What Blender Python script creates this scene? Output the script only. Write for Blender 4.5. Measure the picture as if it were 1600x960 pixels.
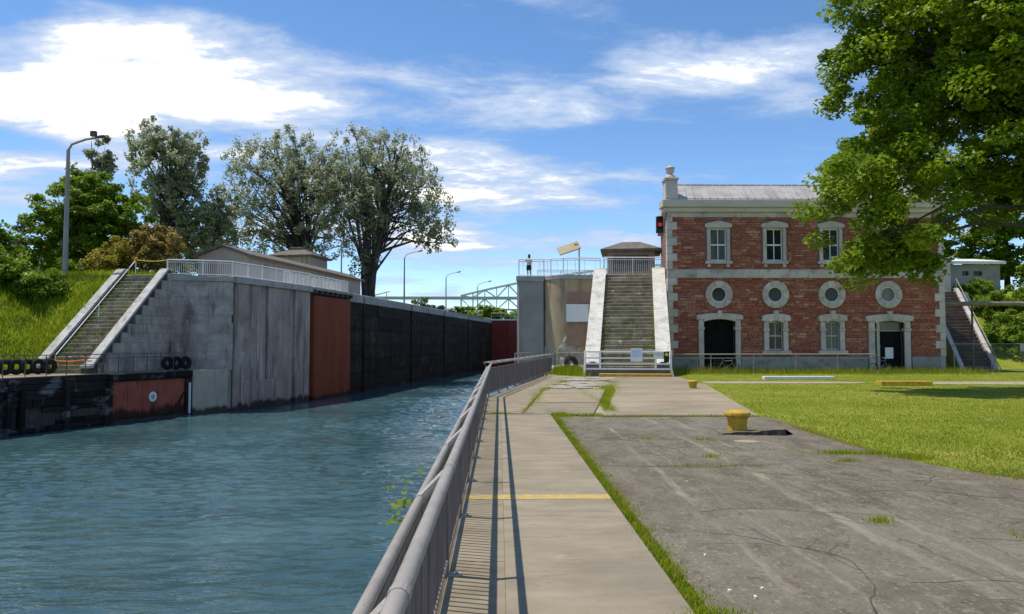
import bpy, bmesh, math, random
import numpy as np
from mathutils import Vector, Matrix
for o in list(bpy.data.objects): bpy.data.objects.remove(o)
S = bpy.context.scene; C = S.collection
R = math.radians; PI = math.pi
random.seed(7); rng = np.random.default_rng(11)

# ------------------------------------------------------------------ camera
EYE = 1.9
cd = bpy.data.cameras.new('camera'); cam = bpy.data.objects.new('camera', cd); C.objects.link(cam)
cam.location = (0, 0, EYE); cd.sensor_width = 36; cd.lens = 27; cd.clip_start = .05; cd.clip_end = 9000
cam.rotation_euler = (R(90 + 2.72), 0, R(-0.955)); S.camera = cam
# ------------------------------------------------------------------ sky, sun, exposure
SUN = Vector((-.375, .11, 1)).normalized()
w = bpy.data.worlds.new('World'); S.world = w; w.use_nodes = True
nt = w.node_tree; nt.nodes.clear(); N = nt.nodes.new; L = nt.links.new
def wm(op, a, b=None, c=None):
    n = N('ShaderNodeMath'); n.operation = op
    for i, v in enumerate((a, b, c)):
        if v is None: continue
        if isinstance(v, (int, float)): n.inputs[i].default_value = v
        else: L(v, n.inputs[i])
    return n.outputs[0]
sky = N('ShaderNodeTexSky'); sky.sky_type = 'NISHITA'; sky.sun_disc = False
sky.sun_elevation = math.asin(SUN.z); sky.sun_rotation = math.atan2(SUN.x, SUN.y) % (2*PI)
sky.air_density = 1.0; sky.dust_density = .05; sky.ozone_density = 3.5; sky.altitude = 2500
hs = N('ShaderNodeHueSaturation'); hs.inputs['Saturation'].default_value = 1.14; hs.inputs['Value'].default_value = .138
L(sky.outputs[0], hs.inputs['Color'])
tc = N('ShaderNodeTexCoord'); sx = N('ShaderNodeSeparateXYZ'); L(tc.outputs['Generated'], sx.inputs[0])
X_, Y_, Z_ = sx.outputs
az = wm('ARCTAN2', X_, Y_); el = wm('ARCSINE', Z_)
zc = wm('ADD', wm('MAXIMUM', Z_, 0), .16)
cb = N('ShaderNodeCombineXYZ'); L(wm('DIVIDE', X_, zc), cb.inputs[0]); L(wm('DIVIDE', Y_, zc), cb.inputs[1])
def wnoise(scale, detail, rough, off, sc=(1, 1, 1), dist=0):
    m = N('ShaderNodeMapping'); m.inputs['Location'].default_value = off; m.inputs['Scale'].default_value = sc
    L(cb.outputs[0], m.inputs[0]); n = N('ShaderNodeTexNoise'); L(m.outputs[0], n.inputs['Vector'])
    n.inputs['Scale'].default_value = scale; n.inputs['Detail'].default_value = detail
    n.inputs['Roughness'].default_value = rough; n.inputs['Distortion'].default_value = dist
    return n.outputs['Fac']
n1 = wnoise(1.9, 9, .58, (5.3, 2.9, 0), (.6, 1, 1), .3)
n2 = wnoise(4.4, 10, .64, (8, 2, 0), (.6, 1, 1), .2)
base = wm('ADD', wm('MULTIPLY', wm('SUBTRACT', wm('ADD', wm('MULTIPLY', n1, .5), wm('MULTIPLY', n2, .5)), .5), 2.5), .47)
bias = None     # heavier cloud banks (azimuth, elevation, half widths in degrees, weight)
for a0, e0, wa, we, k in ((-23, 19.2, 9.5, 3.0, .46), (-15, 17.4, 7, 2.6, .20), (-29, 15.6, 9, 2.3, .46), (-27, 12.8, 8, 1.8, .30), (-34, 10.2, 5, 1.5, .40), (-31, 24.6, 12, 1.0, .30), (-21, 24.4, 6, .8, .18),
                          (-6, 17.6, 9, 2.4, .17), (2, 16.6, 9, 1.8, .18), (13, 18.0, 12, 2.8, .15), (22, 18.5, 8, 2.8, .13), (3, 12.0, 14, 2.3, .26), (-6, 10.6, 9, 2.2, .24), (-3, 7.4, 12, 1.5, .24), (18, 6.5, 16, 2, .10), (-9, 14.4, 6, .9, .10), (12, 21.6, 4, .6, .10),
                          (-35, 20.8, 4.5, 1.8, -.40), (-33, 12.6, 4.5, .7, -.36), (-25, 22.9, 12, .8, -.36), (-12, 22.5, 8, 1.8, -.22), (0, 23, 12, 2.4, -.16), (14, 24, 10, 2.2, -.14), (-8, 15.6, 7, .7, -.16), (9, 14.6, 10, 1.2, -.22), (22, 13.3, 12, 1.8, -.20), (17, 9.5, 9, 1.8, -.14), (-1, 9.6, 9, .7, -.14), (-2, 5.4, 10, 1.0, -.14), (-19, 14.6, 5, .7, -.14)):
    da = wm('DIVIDE', wm('SUBTRACT', az, R(a0)), R(wa)); de = wm('DIVIDE', wm('SUBTRACT', el, R(e0)), R(we))
    g = wm('POWER', 2.718, wm('MULTIPLY', wm('ADD', wm('MULTIPLY', da, da), wm('MULTIPLY', de, de)), -1.0))
    g = wm('MULTIPLY', g, k); bias = g if bias is None else wm('ADD', bias, g)
dens = wm('ADD', base, bias)
cr = N('ShaderNodeMapRange'); cr.interpolation_type = 'SMOOTHSTEP'
cr.inputs[1].default_value = .38; cr.inputs[2].default_value = .86; L(dens, cr.inputs[0])
ccol = N('ShaderNodeValToRGB'); ccol.color_ramp.elements[0].position = .45; ccol.color_ramp.elements[0].color = (.27, .38, .60, 1)
e_ = ccol.color_ramp.elements.new(.80); e_.color = (.42, .52, .70, 1)
ccol.color_ramp.elements[2].position = .99; ccol.color_ramp.elements[2].color = (.98, .98, .98, 1); L(dens, ccol.inputs[0])
mx = N('ShaderNodeMixRGB'); L(cr.outputs[0], mx.inputs[0]); L(hs.outputs[0], mx.inputs[1]); L(ccol.outputs[0], mx.inputs[2])
bg = N('ShaderNodeBackground'); bg.inputs[1].default_value = 1.0; L(mx.outputs[0], bg.inputs[0])
wo = N('ShaderNodeOutputWorld'); L(bg.outputs[0], wo.inputs[0])
sl = bpy.data.lights.new('sun', 'SUN'); sl.energy = 3.1; sl.angle = R(.53); sl.color = (1, .955, .88)
so = bpy.data.objects.new('sun', sl); C.objects.link(so); so.location = (-30, 20, 80)
so.rotation_euler = SUN.to_track_quat('Z', 'Y').to_euler()
S.view_settings.view_transform = 'Standard'; S.view_settings.look = 'None'
S.view_settings.exposure = 0.55; S.view_settings.gamma = 1.0
S.view_settings.use_white_balance = True; S.view_settings.white_balance_temperature = 7000; S.view_settings.white_balance_tint = 10
S.render.engine = 'CYCLES'; S.cycles.max_bounces = 6; S.cycles.transparent_max_bounces = 6

# ------------------------------------------------------------------ materials
MATS = {}
def mk(name, stops, scale=1.0, detail=6, stretch=(1, 1, 1), rough=.85, bump=.0, bscale=None, metallic=0, rnd=0, obj_rnd=0,
       stains=(), island=None, trans=0, spec=.15, bands=(), tide=0, nrough=.6, bdist=.05):
    m = bpy.data.materials.new(name); m.use_nodes = True; t = m.node_tree; n = t.nodes; l = t.links.new
    b = n['Principled BSDF']; b.inputs['Roughness'].default_value = rough; b.inputs['Metallic'].default_value = metallic
    b.inputs['Specular IOR Level'].default_value = spec
    geo = n.new('ShaderNodeNewGeometry')
    def noise(sc, st, det=6, off=0):
        mp = n.new('ShaderNodeMapping'); mp.inputs['Scale'].default_value = st; mp.inputs['Location'].default_value = (off, off*.7, off*.3)
        l(geo.outputs['Position'], mp.inputs[0]); q = n.new('ShaderNodeTexNoise'); l(mp.outputs[0], q.inputs['Vector'])
        q.inputs['Scale'].default_value = sc; q.inputs['Detail'].default_value = det; q.inputs['Roughness'].default_value = nrough
        return q.outputs['Fac']
    f = noise(scale, stretch, detail)
    rp = n.new('ShaderNodeValToRGB'); e = rp.color_ramp.elements
    while len(e) < len(stops): e.new(.5)
    for i, (p, c) in enumerate(stops): e[i].position = p; e[i].color = (*c, 1)
    l(f, rp.inputs[0]); col = rp.outputs[0]
    if island:
        rp2 = n.new('ShaderNodeValToRGB'); e = rp2.color_ramp.elements
        while len(e) < len(island): e.new(.5)
        for i, c in enumerate(island): e[i].position = i/(len(island)-1); e[i].color = (*c, 1)
        l(geo.outputs['Random Per Island'], rp2.inputs[0])
        mm = n.new('ShaderNodeMixRGB'); mm.blend_type = 'MULTIPLY'; mm.inputs[0].default_value = 1
        l(col, mm.inputs[1]); l(rp2.outputs[0], mm.inputs[2]); col = mm.outputs[0]
    for k, (sc, st, lo, hi, c, amt) in enumerate(stains):
        mr = n.new('ShaderNodeMapRange'); mr.interpolation_type = 'SMOOTHSTEP'; l(noise(sc, st, 7, 13.7*(k+1)), mr.inputs[0])
        mr.inputs[1].default_value = lo; mr.inputs[2].default_value = hi; mr.inputs[4].default_value = amt
        mm = n.new('ShaderNodeMixRGB'); l(mr.outputs[0], mm.inputs[0]); l(col, mm.inputs[1]); mm.inputs[2].default_value = (*c, 1); col = mm.outputs[0]
    if bands:       # worn wheel tracks: pale broken lines running along y
        sp = n.new('ShaderNodeSeparateXYZ'); l(geo.outputs['Position'], sp.inputs[0])
        def mm_(op, a, c, d=None):
            q = n.new('ShaderNodeMath'); q.operation = op
            for i_, v in enumerate((a, c, d)):
                if v is None: continue
                if isinstance(v, (int, float)): q.inputs[i_].default_value = v
                else: l(v, q.inputs[i_])
            return q.outputs[0]
        wob_ = mm_('MULTIPLY', mm_('SUBTRACT', noise(1.6, (1, .5, 1), 8, 41), .5), .5)
        for k, (xc, sl_, wd_, c, amt) in enumerate(bands):
            dx_ = mm_('ABSOLUTE', mm_('SUBTRACT', mm_('ADD', sp.outputs[0], wob_), mm_('ADD', mm_('MULTIPLY', sp.outputs[1], sl_), xc)), 0)
            mr = n.new('ShaderNodeMapRange'); mr.interpolation_type = 'SMOOTHSTEP'; l(dx_, mr.inputs[0]); mr.inputs[1].default_value = wd_; mr.inputs[2].default_value = wd_*.45; mr.inputs[3].default_value = 0; mr.inputs[4].default_value = amt
            pr_ = n.new('ShaderNodeMapRange'); l(noise(1.5, (1, .35, 1), 8, 50+9*k), pr_.inputs[0]); pr_.inputs[1].default_value = .42; pr_.inputs[2].default_value = .60
            mm = n.new('ShaderNodeMixRGB'); l(mm_('MULTIPLY', mr.outputs[0], pr_.outputs[0]), mm.inputs[0]); l(col, mm.inputs[1]); mm.inputs[2].default_value = (*c, 1); col = mm.outputs[0]
    if tide:        # dark waterline growth
        sp = n.new('ShaderNodeSeparateXYZ'); l(geo.outputs['Position'], sp.inputs[0]); ad = n.new('ShaderNodeMath'); ad.operation = 'MULTIPLY_ADD'
        l(noise(1.3, (1, 1, .3), 8, 77), ad.inputs[0]); ad.inputs[1].default_value = -1.6; l(sp.outputs[2], ad.inputs[2])
        mr = n.new('ShaderNodeMapRange'); mr.interpolation_type = 'SMOOTHSTEP'; l(ad.outputs[0], mr.inputs[0]); mr.inputs[1].default_value = -3.2+tide-.8; mr.inputs[2].default_value = -3.2+tide-1.15; mr.inputs[4].default_value = .88
        mr.inputs[3].default_value = 0
        mm = n.new('ShaderNodeMixRGB'); l(mr.outputs[0], mm.inputs[0]); l(col, mm.inputs[1]); mm.inputs[2].default_value = (.022, .020, .014, 1); col = mm.outputs[0]
    if obj_rnd or rnd:
        src = n.new('ShaderNodeObjectInfo').outputs['Random'] if obj_rnd else geo.outputs['Random Per Island']
        a = obj_rnd or rnd
        mr = n.new('ShaderNodeMapRange'); l(src, mr.inputs[0]); mr.inputs[3].default_value = 1-a; mr.inputs[4].default_value = 1+a
        hv = n.new('ShaderNodeHueSaturation'); l(mr.outputs[0], hv.inputs['Value']); l(col, hv.inputs['Color']); col = hv.outputs[0]
    l(col, b.inputs['Base Color'])
    if bump:
        bp = n.new('ShaderNodeBump'); bp.inputs['Strength'].default_value = bump; bp.inputs['Distance'].default_value = bdist
        l(noise(bscale or scale*4, stretch, 8, 3), bp.inputs['Height']); l(bp.outputs[0], b.inputs['Normal'])
    if trans:
        tr = n.new('ShaderNodeBsdfTranslucent'); l(col, tr.inputs[0]); ms = n.new('ShaderNodeMixShader'); ms.inputs[0].default_value = trans
        l(b.outputs[0], ms.inputs[1]); l(tr.outputs[0], ms.inputs[2]); l(ms.outputs[0], n['Material Output'].inputs[0])
    MATS[name] = m; return m
def g(v, r=0, b=0): return (v*(1+r), v, v*(1+b))
mk('concrete_path', [(.3, (0.219, 0.185, 0.132)), (.5, (0.275, 0.237, 0.171)), (.72, (0.331, 0.288, 0.215))], 2.2, 10, (.5, 1.2, 1), bump=.4, bscale=26, obj_rnd=.05,
   stains=((.8, (.7, 1, 1), .5, .68, (0.204, 0.180, 0.137), .6), (4, (.4, 1.6, 1), .55, .68, (0.183, 0.160, 0.119), .5), (20, (.6, 1.3, 1), .60, .70, (0.153, 0.134, 0.100), .55), (5, (.5, 1, 1), .64, .72, (0.407, 0.371, 0.282), .5)), bdist=.015)
mk('concrete_strip', [(.3, (0.206, 0.170, 0.115)), (.6, (0.283, 0.242, 0.170))], 2.5, 9, (.6, 1.2, 1), bump=.3, bscale=26, obj_rnd=.05, stains=((1.2, (1, .5, 1), .52, .70, (0.163, 0.134, 0.095), .6), (16, (.6, 1.3, 1), .60, .70, (0.144, 0.124, 0.090), .5)), bdist=.015)
mk('concrete_apron', [(.3, (0.240, 0.196, 0.132)), (.7, (0.341, 0.294, 0.205))], .6, 9, bump=.3, bscale=20, obj_rnd=.06, stains=((.4, (.6, 1, 1), .48, .66, (0.214, 0.175, 0.123), .6), (5, (.4, 1.2, 1), .58, .69, (0.183, 0.154, 0.110), .5), (14, (.6, 1, 1), .62, .72, (0.153, 0.134, 0.091), .4)), bdist=.015)
mk('concrete_rubble', [(.35, (.29, .26, .22)), (.7, (.40, .365, .315))], 2.2, 8, bump=.8, bscale=6, rnd=.22, bdist=.05)
mk('asphalt', [(.32, (0.107, 0.092, 0.068)), (.5, (0.149, 0.129, 0.096)), (.68, (0.205, 0.181, 0.137))], 2.4, 12, (1, .6, 1), bump=.7, bscale=30, nrough=.72, stains=(
    (.30, (1, .8, 1), .48, .60, (0.205, 0.189, 0.150), .5), (.9, (1, .4, 1), .53, .62, (0.094, 0.077, 0.056), .55), (3.0, (1, .5, 1), .57, .63, (0.082, 0.066, 0.048), .6),
    (6, (1, .6, 1), .58, .64, (0.252, 0.224, 0.166), .6), (22, (1, .8, 1), .56, .63, (0.318, 0.286, 0.212), .65), (20, (1, .8, 1), .58, .65, (0.051, 0.042, 0.031), .65)), bdist=.02,
    bands=((2.15, .02, .07, (0.297, 0.265, 0.196), .75), (2.75, .0, .03, (0.267, 0.239, 0.176), .5), (3.75, .0, .085, (0.287, 0.259, 0.190), .7), (3.98, .0, .025, (0.072, 0.057, 0.040), .75), (4.32, .0, .06, (0.277, 0.250, 0.180), .65), (4.52, .01, .022, (0.072, 0.057, 0.040), .7), (5.5, -.02, .035, (0.267, 0.234, 0.172), .5), (6.1, -.02, .022, (0.077, 0.062, 0.044), .7)))
mk('lawn', [(.3, (.14, .185, .018)), (.5, (.20, .245, .022)), (.72, (.30, .295, .06))], .35, 8, bump=.6, bscale=40, stains=((.12, (1, .6, 1), .48, .66, (.29, .285, .06), .6), (1.3, (1, .5, 1), .60, .70, (.36, .31, .11), .6), (3.5, (1, .6, 1), .55, .75, (.10, .15, .014), .5)), bdist=.05)
mk('bank_soil', [(.3, (.17, .22, .018)), (.7, (.30, .33, .035))], .8, 8, bump=.8, bscale=10, bdist=.15)
mk('dry_soil', [(.3, (.25, .21, .14)), (.7, (.42, .37, .27))], 3, 8, bump=.5, bscale=30, bdist=.02)
mk('grass_blade', [(.3, (.18, .25, .016)), (.5, (.29, .33, .035)), (.68, (.42, .39, .09))], .7, 8, (1, .6, 1), rough=.7, island=[(.65, .78, .6), (1, 1, 1), (1.3, 1.12, .95)], trans=.5, spec=.1)
mk('weed_blade', [(.3, (.24, .36, .02)), (.7, (.38, .44, .035))], 1.5, 4, rough=.7, island=[(.65, .75, .5), (1, 1, 1), (1.25, 1.0, .8)], trans=.5, spec=.1)
mk('dry_blade', [(.3, (.30, .25, .06)), (.7, (.42, .33, .08))], 1.5, 4, rough=.7, rnd=.3, trans=.4)
mk('tall_grass', [(.35, (.22, .31, .02)), (.6, (.36, .43, .035)), (.75, (.44, .38, .07))], .35, 4, rough=.7, island=[(.6, .72, .5), (1, 1, 1), (1.25, 1.12, .9)], trans=.5, spec=.1)
def leafmat(nm, a, b, tr=.42, sc=.5):
    mk(nm, [(.35, a), (.65, b)], sc, 3, rough=.5, island=[(.6, .68, .6), (1, 1, 1), (1.25, 1.2, 1.0)], trans=tr, spec=.3)
leafmat('maple_leaf', (.12, .21, .012), (.29, .385, .024), .45)
leafmat('dark_leaf', (.12, .22, .016), (.24, .34, .028), .5)
leafmat('poplar_leaf', (.28, .315, .20), (.43, .455, .31), .6)
leafmat('grey_leaf', (.28, .30, .22), (.38, .40, .31), .58)
leafmat('olive_leaf', (.27, .24, .03), (.42, .35, .055))
leafmat('brown_leaf', (.28, .20, .05), (.40, .30, .09))
leafmat('conifer_leaf', (.15, .18, .13), (.23, .26, .19), .45)
leafmat('bright_leaf', (.13, .23, .018), (.25, .36, .035))
leafmat('far_leaf', (.10, .135, .06), (.17, .21, .085), .3, .1)
mk('bark', [(.35, (.045, .038, .032)), (.65, (.10, .085, .07))], 6, 8, (1, 1, .25), bump=.8, bscale=10)
mk('yellow_paint', [(.35, (.42, .25, .02)), (.6, (.58, .36, .035))], 6, 6, rough=.5, bump=.1, stains=((9, (1, 1, .6), .54, .66, (.24, .14, .05), .65), (25, (1, 1, 1), .60, .68, (.12, .07, .035), .7)), spec=.3)
mk('yellow_line', [(.35, (0.423, 0.297, 0.070)), (.65, (0.540, 0.396, 0.120))], 12, 8, rough=.8, stains=((8, (1, 1, 1), .46, .60, (0.324, 0.279, 0.240), .7),))
mk('galvanised', [(.3, (.25, .228, .20)), (.7, (.37, .34, .305))], 5, 9, rough=.5, metallic=.1, bump=.25, bscale=70, spec=.3, nrough=.7, bdist=.01, stains=((4, (1, .3, 1), .58, .68, (.23, .165, .12), .55), (30, (1, .5, 1), .63, .69, (.17, .09, .05), .7), (9, (1, .3, 1), .62, .70, (.47, .44, .40), .5)))
mk('picket_paint', [(.3, (.15, .115, .105)), (.7, (.23, .185, .17))], 6, 6, (1, 1, .2), rough=.6, obj_rnd=.15, stains=((5, (1, 1, .15), .58, .7, (.10, .06, .045), .7),))
mk('picket_paint_far', [(.3, (.15, .115, .105)), (.7, (.23, .185, .17))], 6, 6, (1, 1, .2), rough=.6, rnd=.2)
mk('rust', [(.3, (.16, .07, .03)), (.7, (.30, .15, .07))], 8, 6, rough=.85)
mk('rail_dark', [(.3, (.07, .068, .065)), (.7, (.14, .135, .125))], 4, 4, rough=.6)
mk('white_paint', [(.3, (.76, .75, .72)), (.7, (.86, .85, .82))], 3, 5, rough=.45, stains=((3, (1, 1, .3), .66, .76, (.50, .42, .33), .5),))
mk('grey_paint', [(.3, (.30, .30, .29)), (.7, (.42, .42, .40))], 3, 5, rough=.5)
mk('dark_plate', [(.3, (.10, .10, .095)), (.7, (.15, .15, .14))], 3, 5, rough=.6)
ST_V = (1, 1, .07)
mk('wall_grey', [(.3, (0.281, 0.209, 0.179)), (.55, (0.405, 0.310, 0.267)), (.75, (0.528, 0.417, 0.354))], .8, 9, (1, 1, .5), bump=.5, bscale=6, obj_rnd=.12, tide=.7, stains=(
   (1.5, ST_V, .52, .64, (0.135, 0.095, 0.086), .7), (2.2, ST_V, .57, .67, (0.652, 0.529, 0.445), .65), (.5, (1, 1, 1), .55, .7, (0.213, 0.155, 0.136), .65), (.45, (1, 1, .7), .58, .72, (0.449, 0.301, 0.193), .6), (4, (1, 1, .3), .62, .7, (0.101, 0.078, 0.070), .5)), bdist=.04)
mk('pier_grey', [(.3, (.27, .25, .22)), (.7, (.36, .335, .30))], .9, 8, bump=.3, bscale=8, stains=((1.0, (1, 1, .2), .56, .7, (.21, .19, .165), .5),), bdist=.03)
mk('stone_grey', [(.3, (0.300, 0.238, 0.206)), (.55, (0.445, 0.359, 0.310)), (.75, (0.590, 0.480, 0.411))], 1.2, 9, bump=.7, bscale=6, obj_rnd=.09, stains=(
   (.45, (1, 1, .3), .50, .64, (0.133, 0.097, 0.086), .75), (2.2, (1, 1, .6), .60, .70, (0.690, 0.582, 0.498), .6), (1.4, (1, 1, .25), .58, .68, (0.111, 0.082, 0.070), .6)), bdist=.05)
mk('mortar_dark', [(.3, (.055, .045, .04)), (.7, (.11, .09, .08))], 3, 6)
mk('wall_beige', [(.3, (.40, .335, .255)), (.7, (.52, .45, .355))], .9, 9, bump=.3, bscale=8, tide=.6, stains=((2.2, ST_V, .55, .7, (.30, .23, .16), .6), (.5, (1, 1, 1), .58, .7, (.30, .25, .2), .5)), bdist=.03)
mk('wall_tan', [(.3, (0.336, 0.235, 0.140)), (.5, (0.482, 0.340, 0.204)), (.7, (0.594, 0.430, 0.264))], .7, 9, (1, 1, .6), bump=.35, bscale=8, stains=((1.6, (1, 1, .12), .54, .68, (0.269, 0.180, 0.111), .7), (2.6, (1, 1, .2), .66, .73, (0.694, 0.580, 0.442), .6)), bdist=.03)
mk('wall_patch', [(.3, (0.292, 0.175, 0.128)), (.7, (0.389, 0.255, 0.190))], 1.2, 8, bump=.3, stains=((2, (1, 1, .2), .6, .7, (0.454, 0.350, 0.266), .5),))
mk('spalled', [(.3, (.22, .20, .17)), (.5, (.38, .345, .295)), (.7, (.52, .48, .42))], 1.6, 8, bump=1, bscale=4, rnd=.15, bdist=.1)
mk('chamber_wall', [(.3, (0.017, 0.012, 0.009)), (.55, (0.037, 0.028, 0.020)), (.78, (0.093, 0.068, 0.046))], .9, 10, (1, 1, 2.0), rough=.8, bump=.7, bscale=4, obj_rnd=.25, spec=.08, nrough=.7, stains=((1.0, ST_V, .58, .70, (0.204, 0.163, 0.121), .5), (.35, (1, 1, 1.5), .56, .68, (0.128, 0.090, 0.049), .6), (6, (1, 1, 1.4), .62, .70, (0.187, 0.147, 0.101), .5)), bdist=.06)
mk('coping', [(.3, (.30, .265, .235)), (.7, (.47, .425, .385))], 1.0, 8, bump=.3, bscale=8, obj_rnd=.12, stains=((2, (1, 1, .2), .56, .7, (.14, .12, .105), .7),), bdist=.03)
mk('cheek_white', [(.3, (.47, .45, .40)), (.6, (.62, .595, .54))], 1.4, 9, bump=.25, bscale=8, stains=((2.0, (1, 1, .5), .52, .66, (.36, .335, .29), .7), (.6, (1, 1, 1), .58, .70, (.44, .40, .33), .6)), bdist=.02)
mk('cheek_grey', [(.3, (.34, .325, .30)), (.6, (.52, .50, .47))], 1.4, 9, bump=.25, bscale=8, stains=((2.0, (1, 1, .5), .54, .66, (.22, .21, .19), .7),), bdist=.02)
mk('step_stone', [(.3, (.16, .13, .085)), (.5, (.26, .22, .155)), (.72, (.42, .38, .30))], 1.6, 9, (1, 1, 1), bump=.6, bscale=8, obj_rnd=.18, spec=.2, stains=((1.3, (1, 1, 1), .54, .68, (.15, .14, .05), .5), (1.8, (.5, 1, 1), .62, .68, (.72, .68, .60), .8)), bdist=.04)
mk('timber_dark', [(.3, (.012, .010, .010)), (.6, (.026, .022, .022)), (.75, (.07, .062, .062))], 1.2, 8, (.3, .3, 1), bump=.6, bscale=8, obj_rnd=.5, spec=.2, stains=((.55, (1, 1, 2), .54, .62, (.17, .155, .16), .8), (.7, (1, 1, 1), .58, .68, (.15, .125, .06), .65)), bdist=.04)
mk('gate_red', [(.3, (0.216, 0.050, 0.023)), (.6, (0.304, 0.072, 0.034)), (.75, (0.340, 0.095, 0.050))], .5, 8, (1, 1, .4), rough=.7, bump=.1, spec=.1, tide=.5, stains=((1.5, ST_V, .56, .7, (0.138, 0.035, 0.018), .6),))
mk('red_plate', [(.3, (.30, .066, .045)), (.6, (.42, .11, .075))], .9, 8, rough=.8, bump=.2, spec=.1, tide=.9, stains=((1.5, (1, 1, .15), .55, .68, (.12, .035, .028), .75), (3, (1, 1, .5), .64, .72, (.35, .18, .08), .6)))
mk('far_gate_red', [(.3, (.20, .028, .022)), (.7, (.28, .045, .034))], .4, 6, rough=.6)
mk('brick', [(.3, (0.838, 0.848, 0.833)), (.7, (1.205, 1.219, 1.198))], 5, 6, bump=.7, bscale=14, island=[(0.283, 0.080, 0.054), (0.377, 0.133, 0.092), (0.314, 0.095, 0.067), (0.461, 0.212, 0.151), (0.345, 0.114, 0.079), (0.408, 0.143, 0.099), (0.293, 0.085, 0.059), (0.524, 0.292, 0.219)],
   stains=((.6, (1, 1, 1.5), .62, .73, (0.440, 0.276, 0.208), .4), (1.1, (1, 1, .25), .60, .72, (0.188, 0.080, 0.060), .5)), bdist=.04)
mk('mortar', [(.3, (0.190, 0.100, 0.076)), (.7, (0.294, 0.170, 0.128))], 5, 6, bump=.4, spec=.2)
mk('trim_stone', [(.3, (0.452, 0.397, 0.356)), (.6, (0.578, 0.514, 0.473))], 1.2, 8, bump=.25, bscale=12, obj_rnd=.12, stains=((2, (1, 1, .4), .55, .69, (0.336, 0.284, 0.249), .65), (.7, (1, 1, 1), .56, .70, (0.399, 0.342, 0.305), .6), (7, (1, 1, .3), .62, .7, (0.263, 0.215, 0.183), .4)), bdist=.02)
mk('belt_stone', [(.3, (0.420, 0.368, 0.336)), (.6, (0.557, 0.490, 0.453))], 1.2, 8, bump=.35, bscale=8, obj_rnd=.16, stains=((1.2, (1, 1, 1), .52, .64, (0.284, 0.240, 0.209), .7),), bdist=.03)
mk('plinth_stone', [(.3, (.25, .235, .21)), (.6, (.36, .34, .31))], 1.2, 8, bump=.35, bscale=8, obj_rnd=.14, stains=((1.6, (1, 1, 1), .54, .66, (.18, .165, .14), .7),), bdist=.03)
mk('cornice_paint', [(.3, (0.525, 0.459, 0.400)), (.6, (0.611, 0.540, 0.477))], 1, 5, rough=.6, stains=((1.5, (1, 1, .3), .58, .72, (0.428, 0.363, 0.300), .5),))
mk('roof_metal', [(.3, (0.312, 0.299, 0.284)), (.6, (0.429, 0.410, 0.389))], .8, 6, rough=.55, metallic=.1, obj_rnd=.09, stains=((1.5, (1, .3, .3), .56, .72, (0.247, 0.234, 0.224), .6),))
mk('window_paint', [(.3, (.74, .74, .73)), (.7, (.84, .84, .83))], 4, 3, rough=.4)
mk('sash_cream', [(.3, (.42, .40, .34)), (.7, (.50, .48, .41))], 4, 3, rough=.5)
mk('glass_dark', [(.3, (.008, .010, .010)), (.7, (.025, .028, .028))], 1.5, 3, rough=.12, spec=.3)
mk('glass_curtain', [(.3, (.07, .08, .08)), (.7, (.19, .20, .19))], 1.2, 3, (3, 1, .4), rough=.2, spec=.3)
mk('door_dark', [(.3, (.006, .006, .007)), (.7, (.012, .012, .014))], 2, 4, rough=.7, spec=.08)
mk('paper', [(.3, (.70, .72, .74)), (.7, (.80, .81, .82))], 3, 3, rough=.7)
mk('paper_blue', [(.3, (.50, .58, .78)), (.7, (.58, .66, .84))], 3, 3, rough=.7)
mk('ink', [(.3, (.12, .13, .20)), (.7, (.18, .19, .26))], 3, 3, rough=.7)
mk('sign_white', [(.3, (.74, .75, .76)), (.7, (.83, .84, .85))], 1, 3, rough=.5)
mk('sign_beige', [(.3, (.40, .33, .19)), (.7, (.50, .42, .26))], 1, 3, rough=.6)
mk('sign_yellow', [(.3, (.60, .55, .03)), (.7, (.66, .60, .05))], 1, 3, rough=.5)
mk('roof_brown', [(.3, (.12, .10, .085)), (.7, (.20, .175, .15))], 2, 6, bump=.5, bscale=20, rough=.8)
mk('wall_brown', [(.3, (.23, .19, .155)), (.7, (.31, .26, .215))], 1, 5, (1, 1, .3), obj_rnd=.1)
mk('wall_shed', [(.3, (.33, .30, .265)), (.7, (.42, .385, .345))], 1, 5)
mk('wall_block', [(.3, (.24, .24, .235)), (.7, (.32, .32, .31))], 1, 5)
mk('tyre', [(.3, (.012, .012, .012)), (.7, (.03, .028, .027))], 6, 4, rough=.85, bump=.4)
mk('black_plastic', [(.3, (.012, .012, .013)), (.7, (.025, .025, .026))], 4, 4, rough=.5)
mk('orange_tape', [(.3, (.60, .12, .03)), (.7, (.72, .18, .05))], 4, 3, rough=.6)
mk('yellow_tape', [(.3, (.60, .45, .03)), (.7, (.72, .55, .05))], 4, 3, rough=.6)
mk('pipe_brown', [(.3, (.16, .12, .095)), (.7, (.28, .23, .19))], 3, 6, rough=.6)
mk('stair_brown', [(.3, (.09, .07, .058)), (.7, (.16, .125, .105))], 3, 6, obj_rnd=.15)
mk('steel_haze', [(.3, (.30, .36, .40)), (.7, (.38, .44, .47))], .1, 3, rough=.7)  # bridge steel: distance haze put into the colour as pale blue-grey
mk('pole_concrete', [(.3, (.24, .235, .225)), (.7, (.34, .33, .315))], 2, 6, (1, 1, .3))
mk('hill_green', [(.3, (.07, .095, .055)), (.7, (.12, .145, .09))], .02, 8, bump=1, bscale=.1, bdist=4)
mk('skin', [(.3, (.42, .25, .18)), (.7, (.50, .31, .23))], 4, 3, rough=.5)
mk('shirt', [(.3, (.52, .47, .42)), (.7, (.66, .61, .55))], 6, 3)
mk('shorts', [(.3, (.025, .022, .03)), (.7, (.04, .035, .045))], 6, 3)
mk('hair', [(.3, (.06, .045, .035)), (.7, (.11, .085, .065))], 20, 3)
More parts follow.
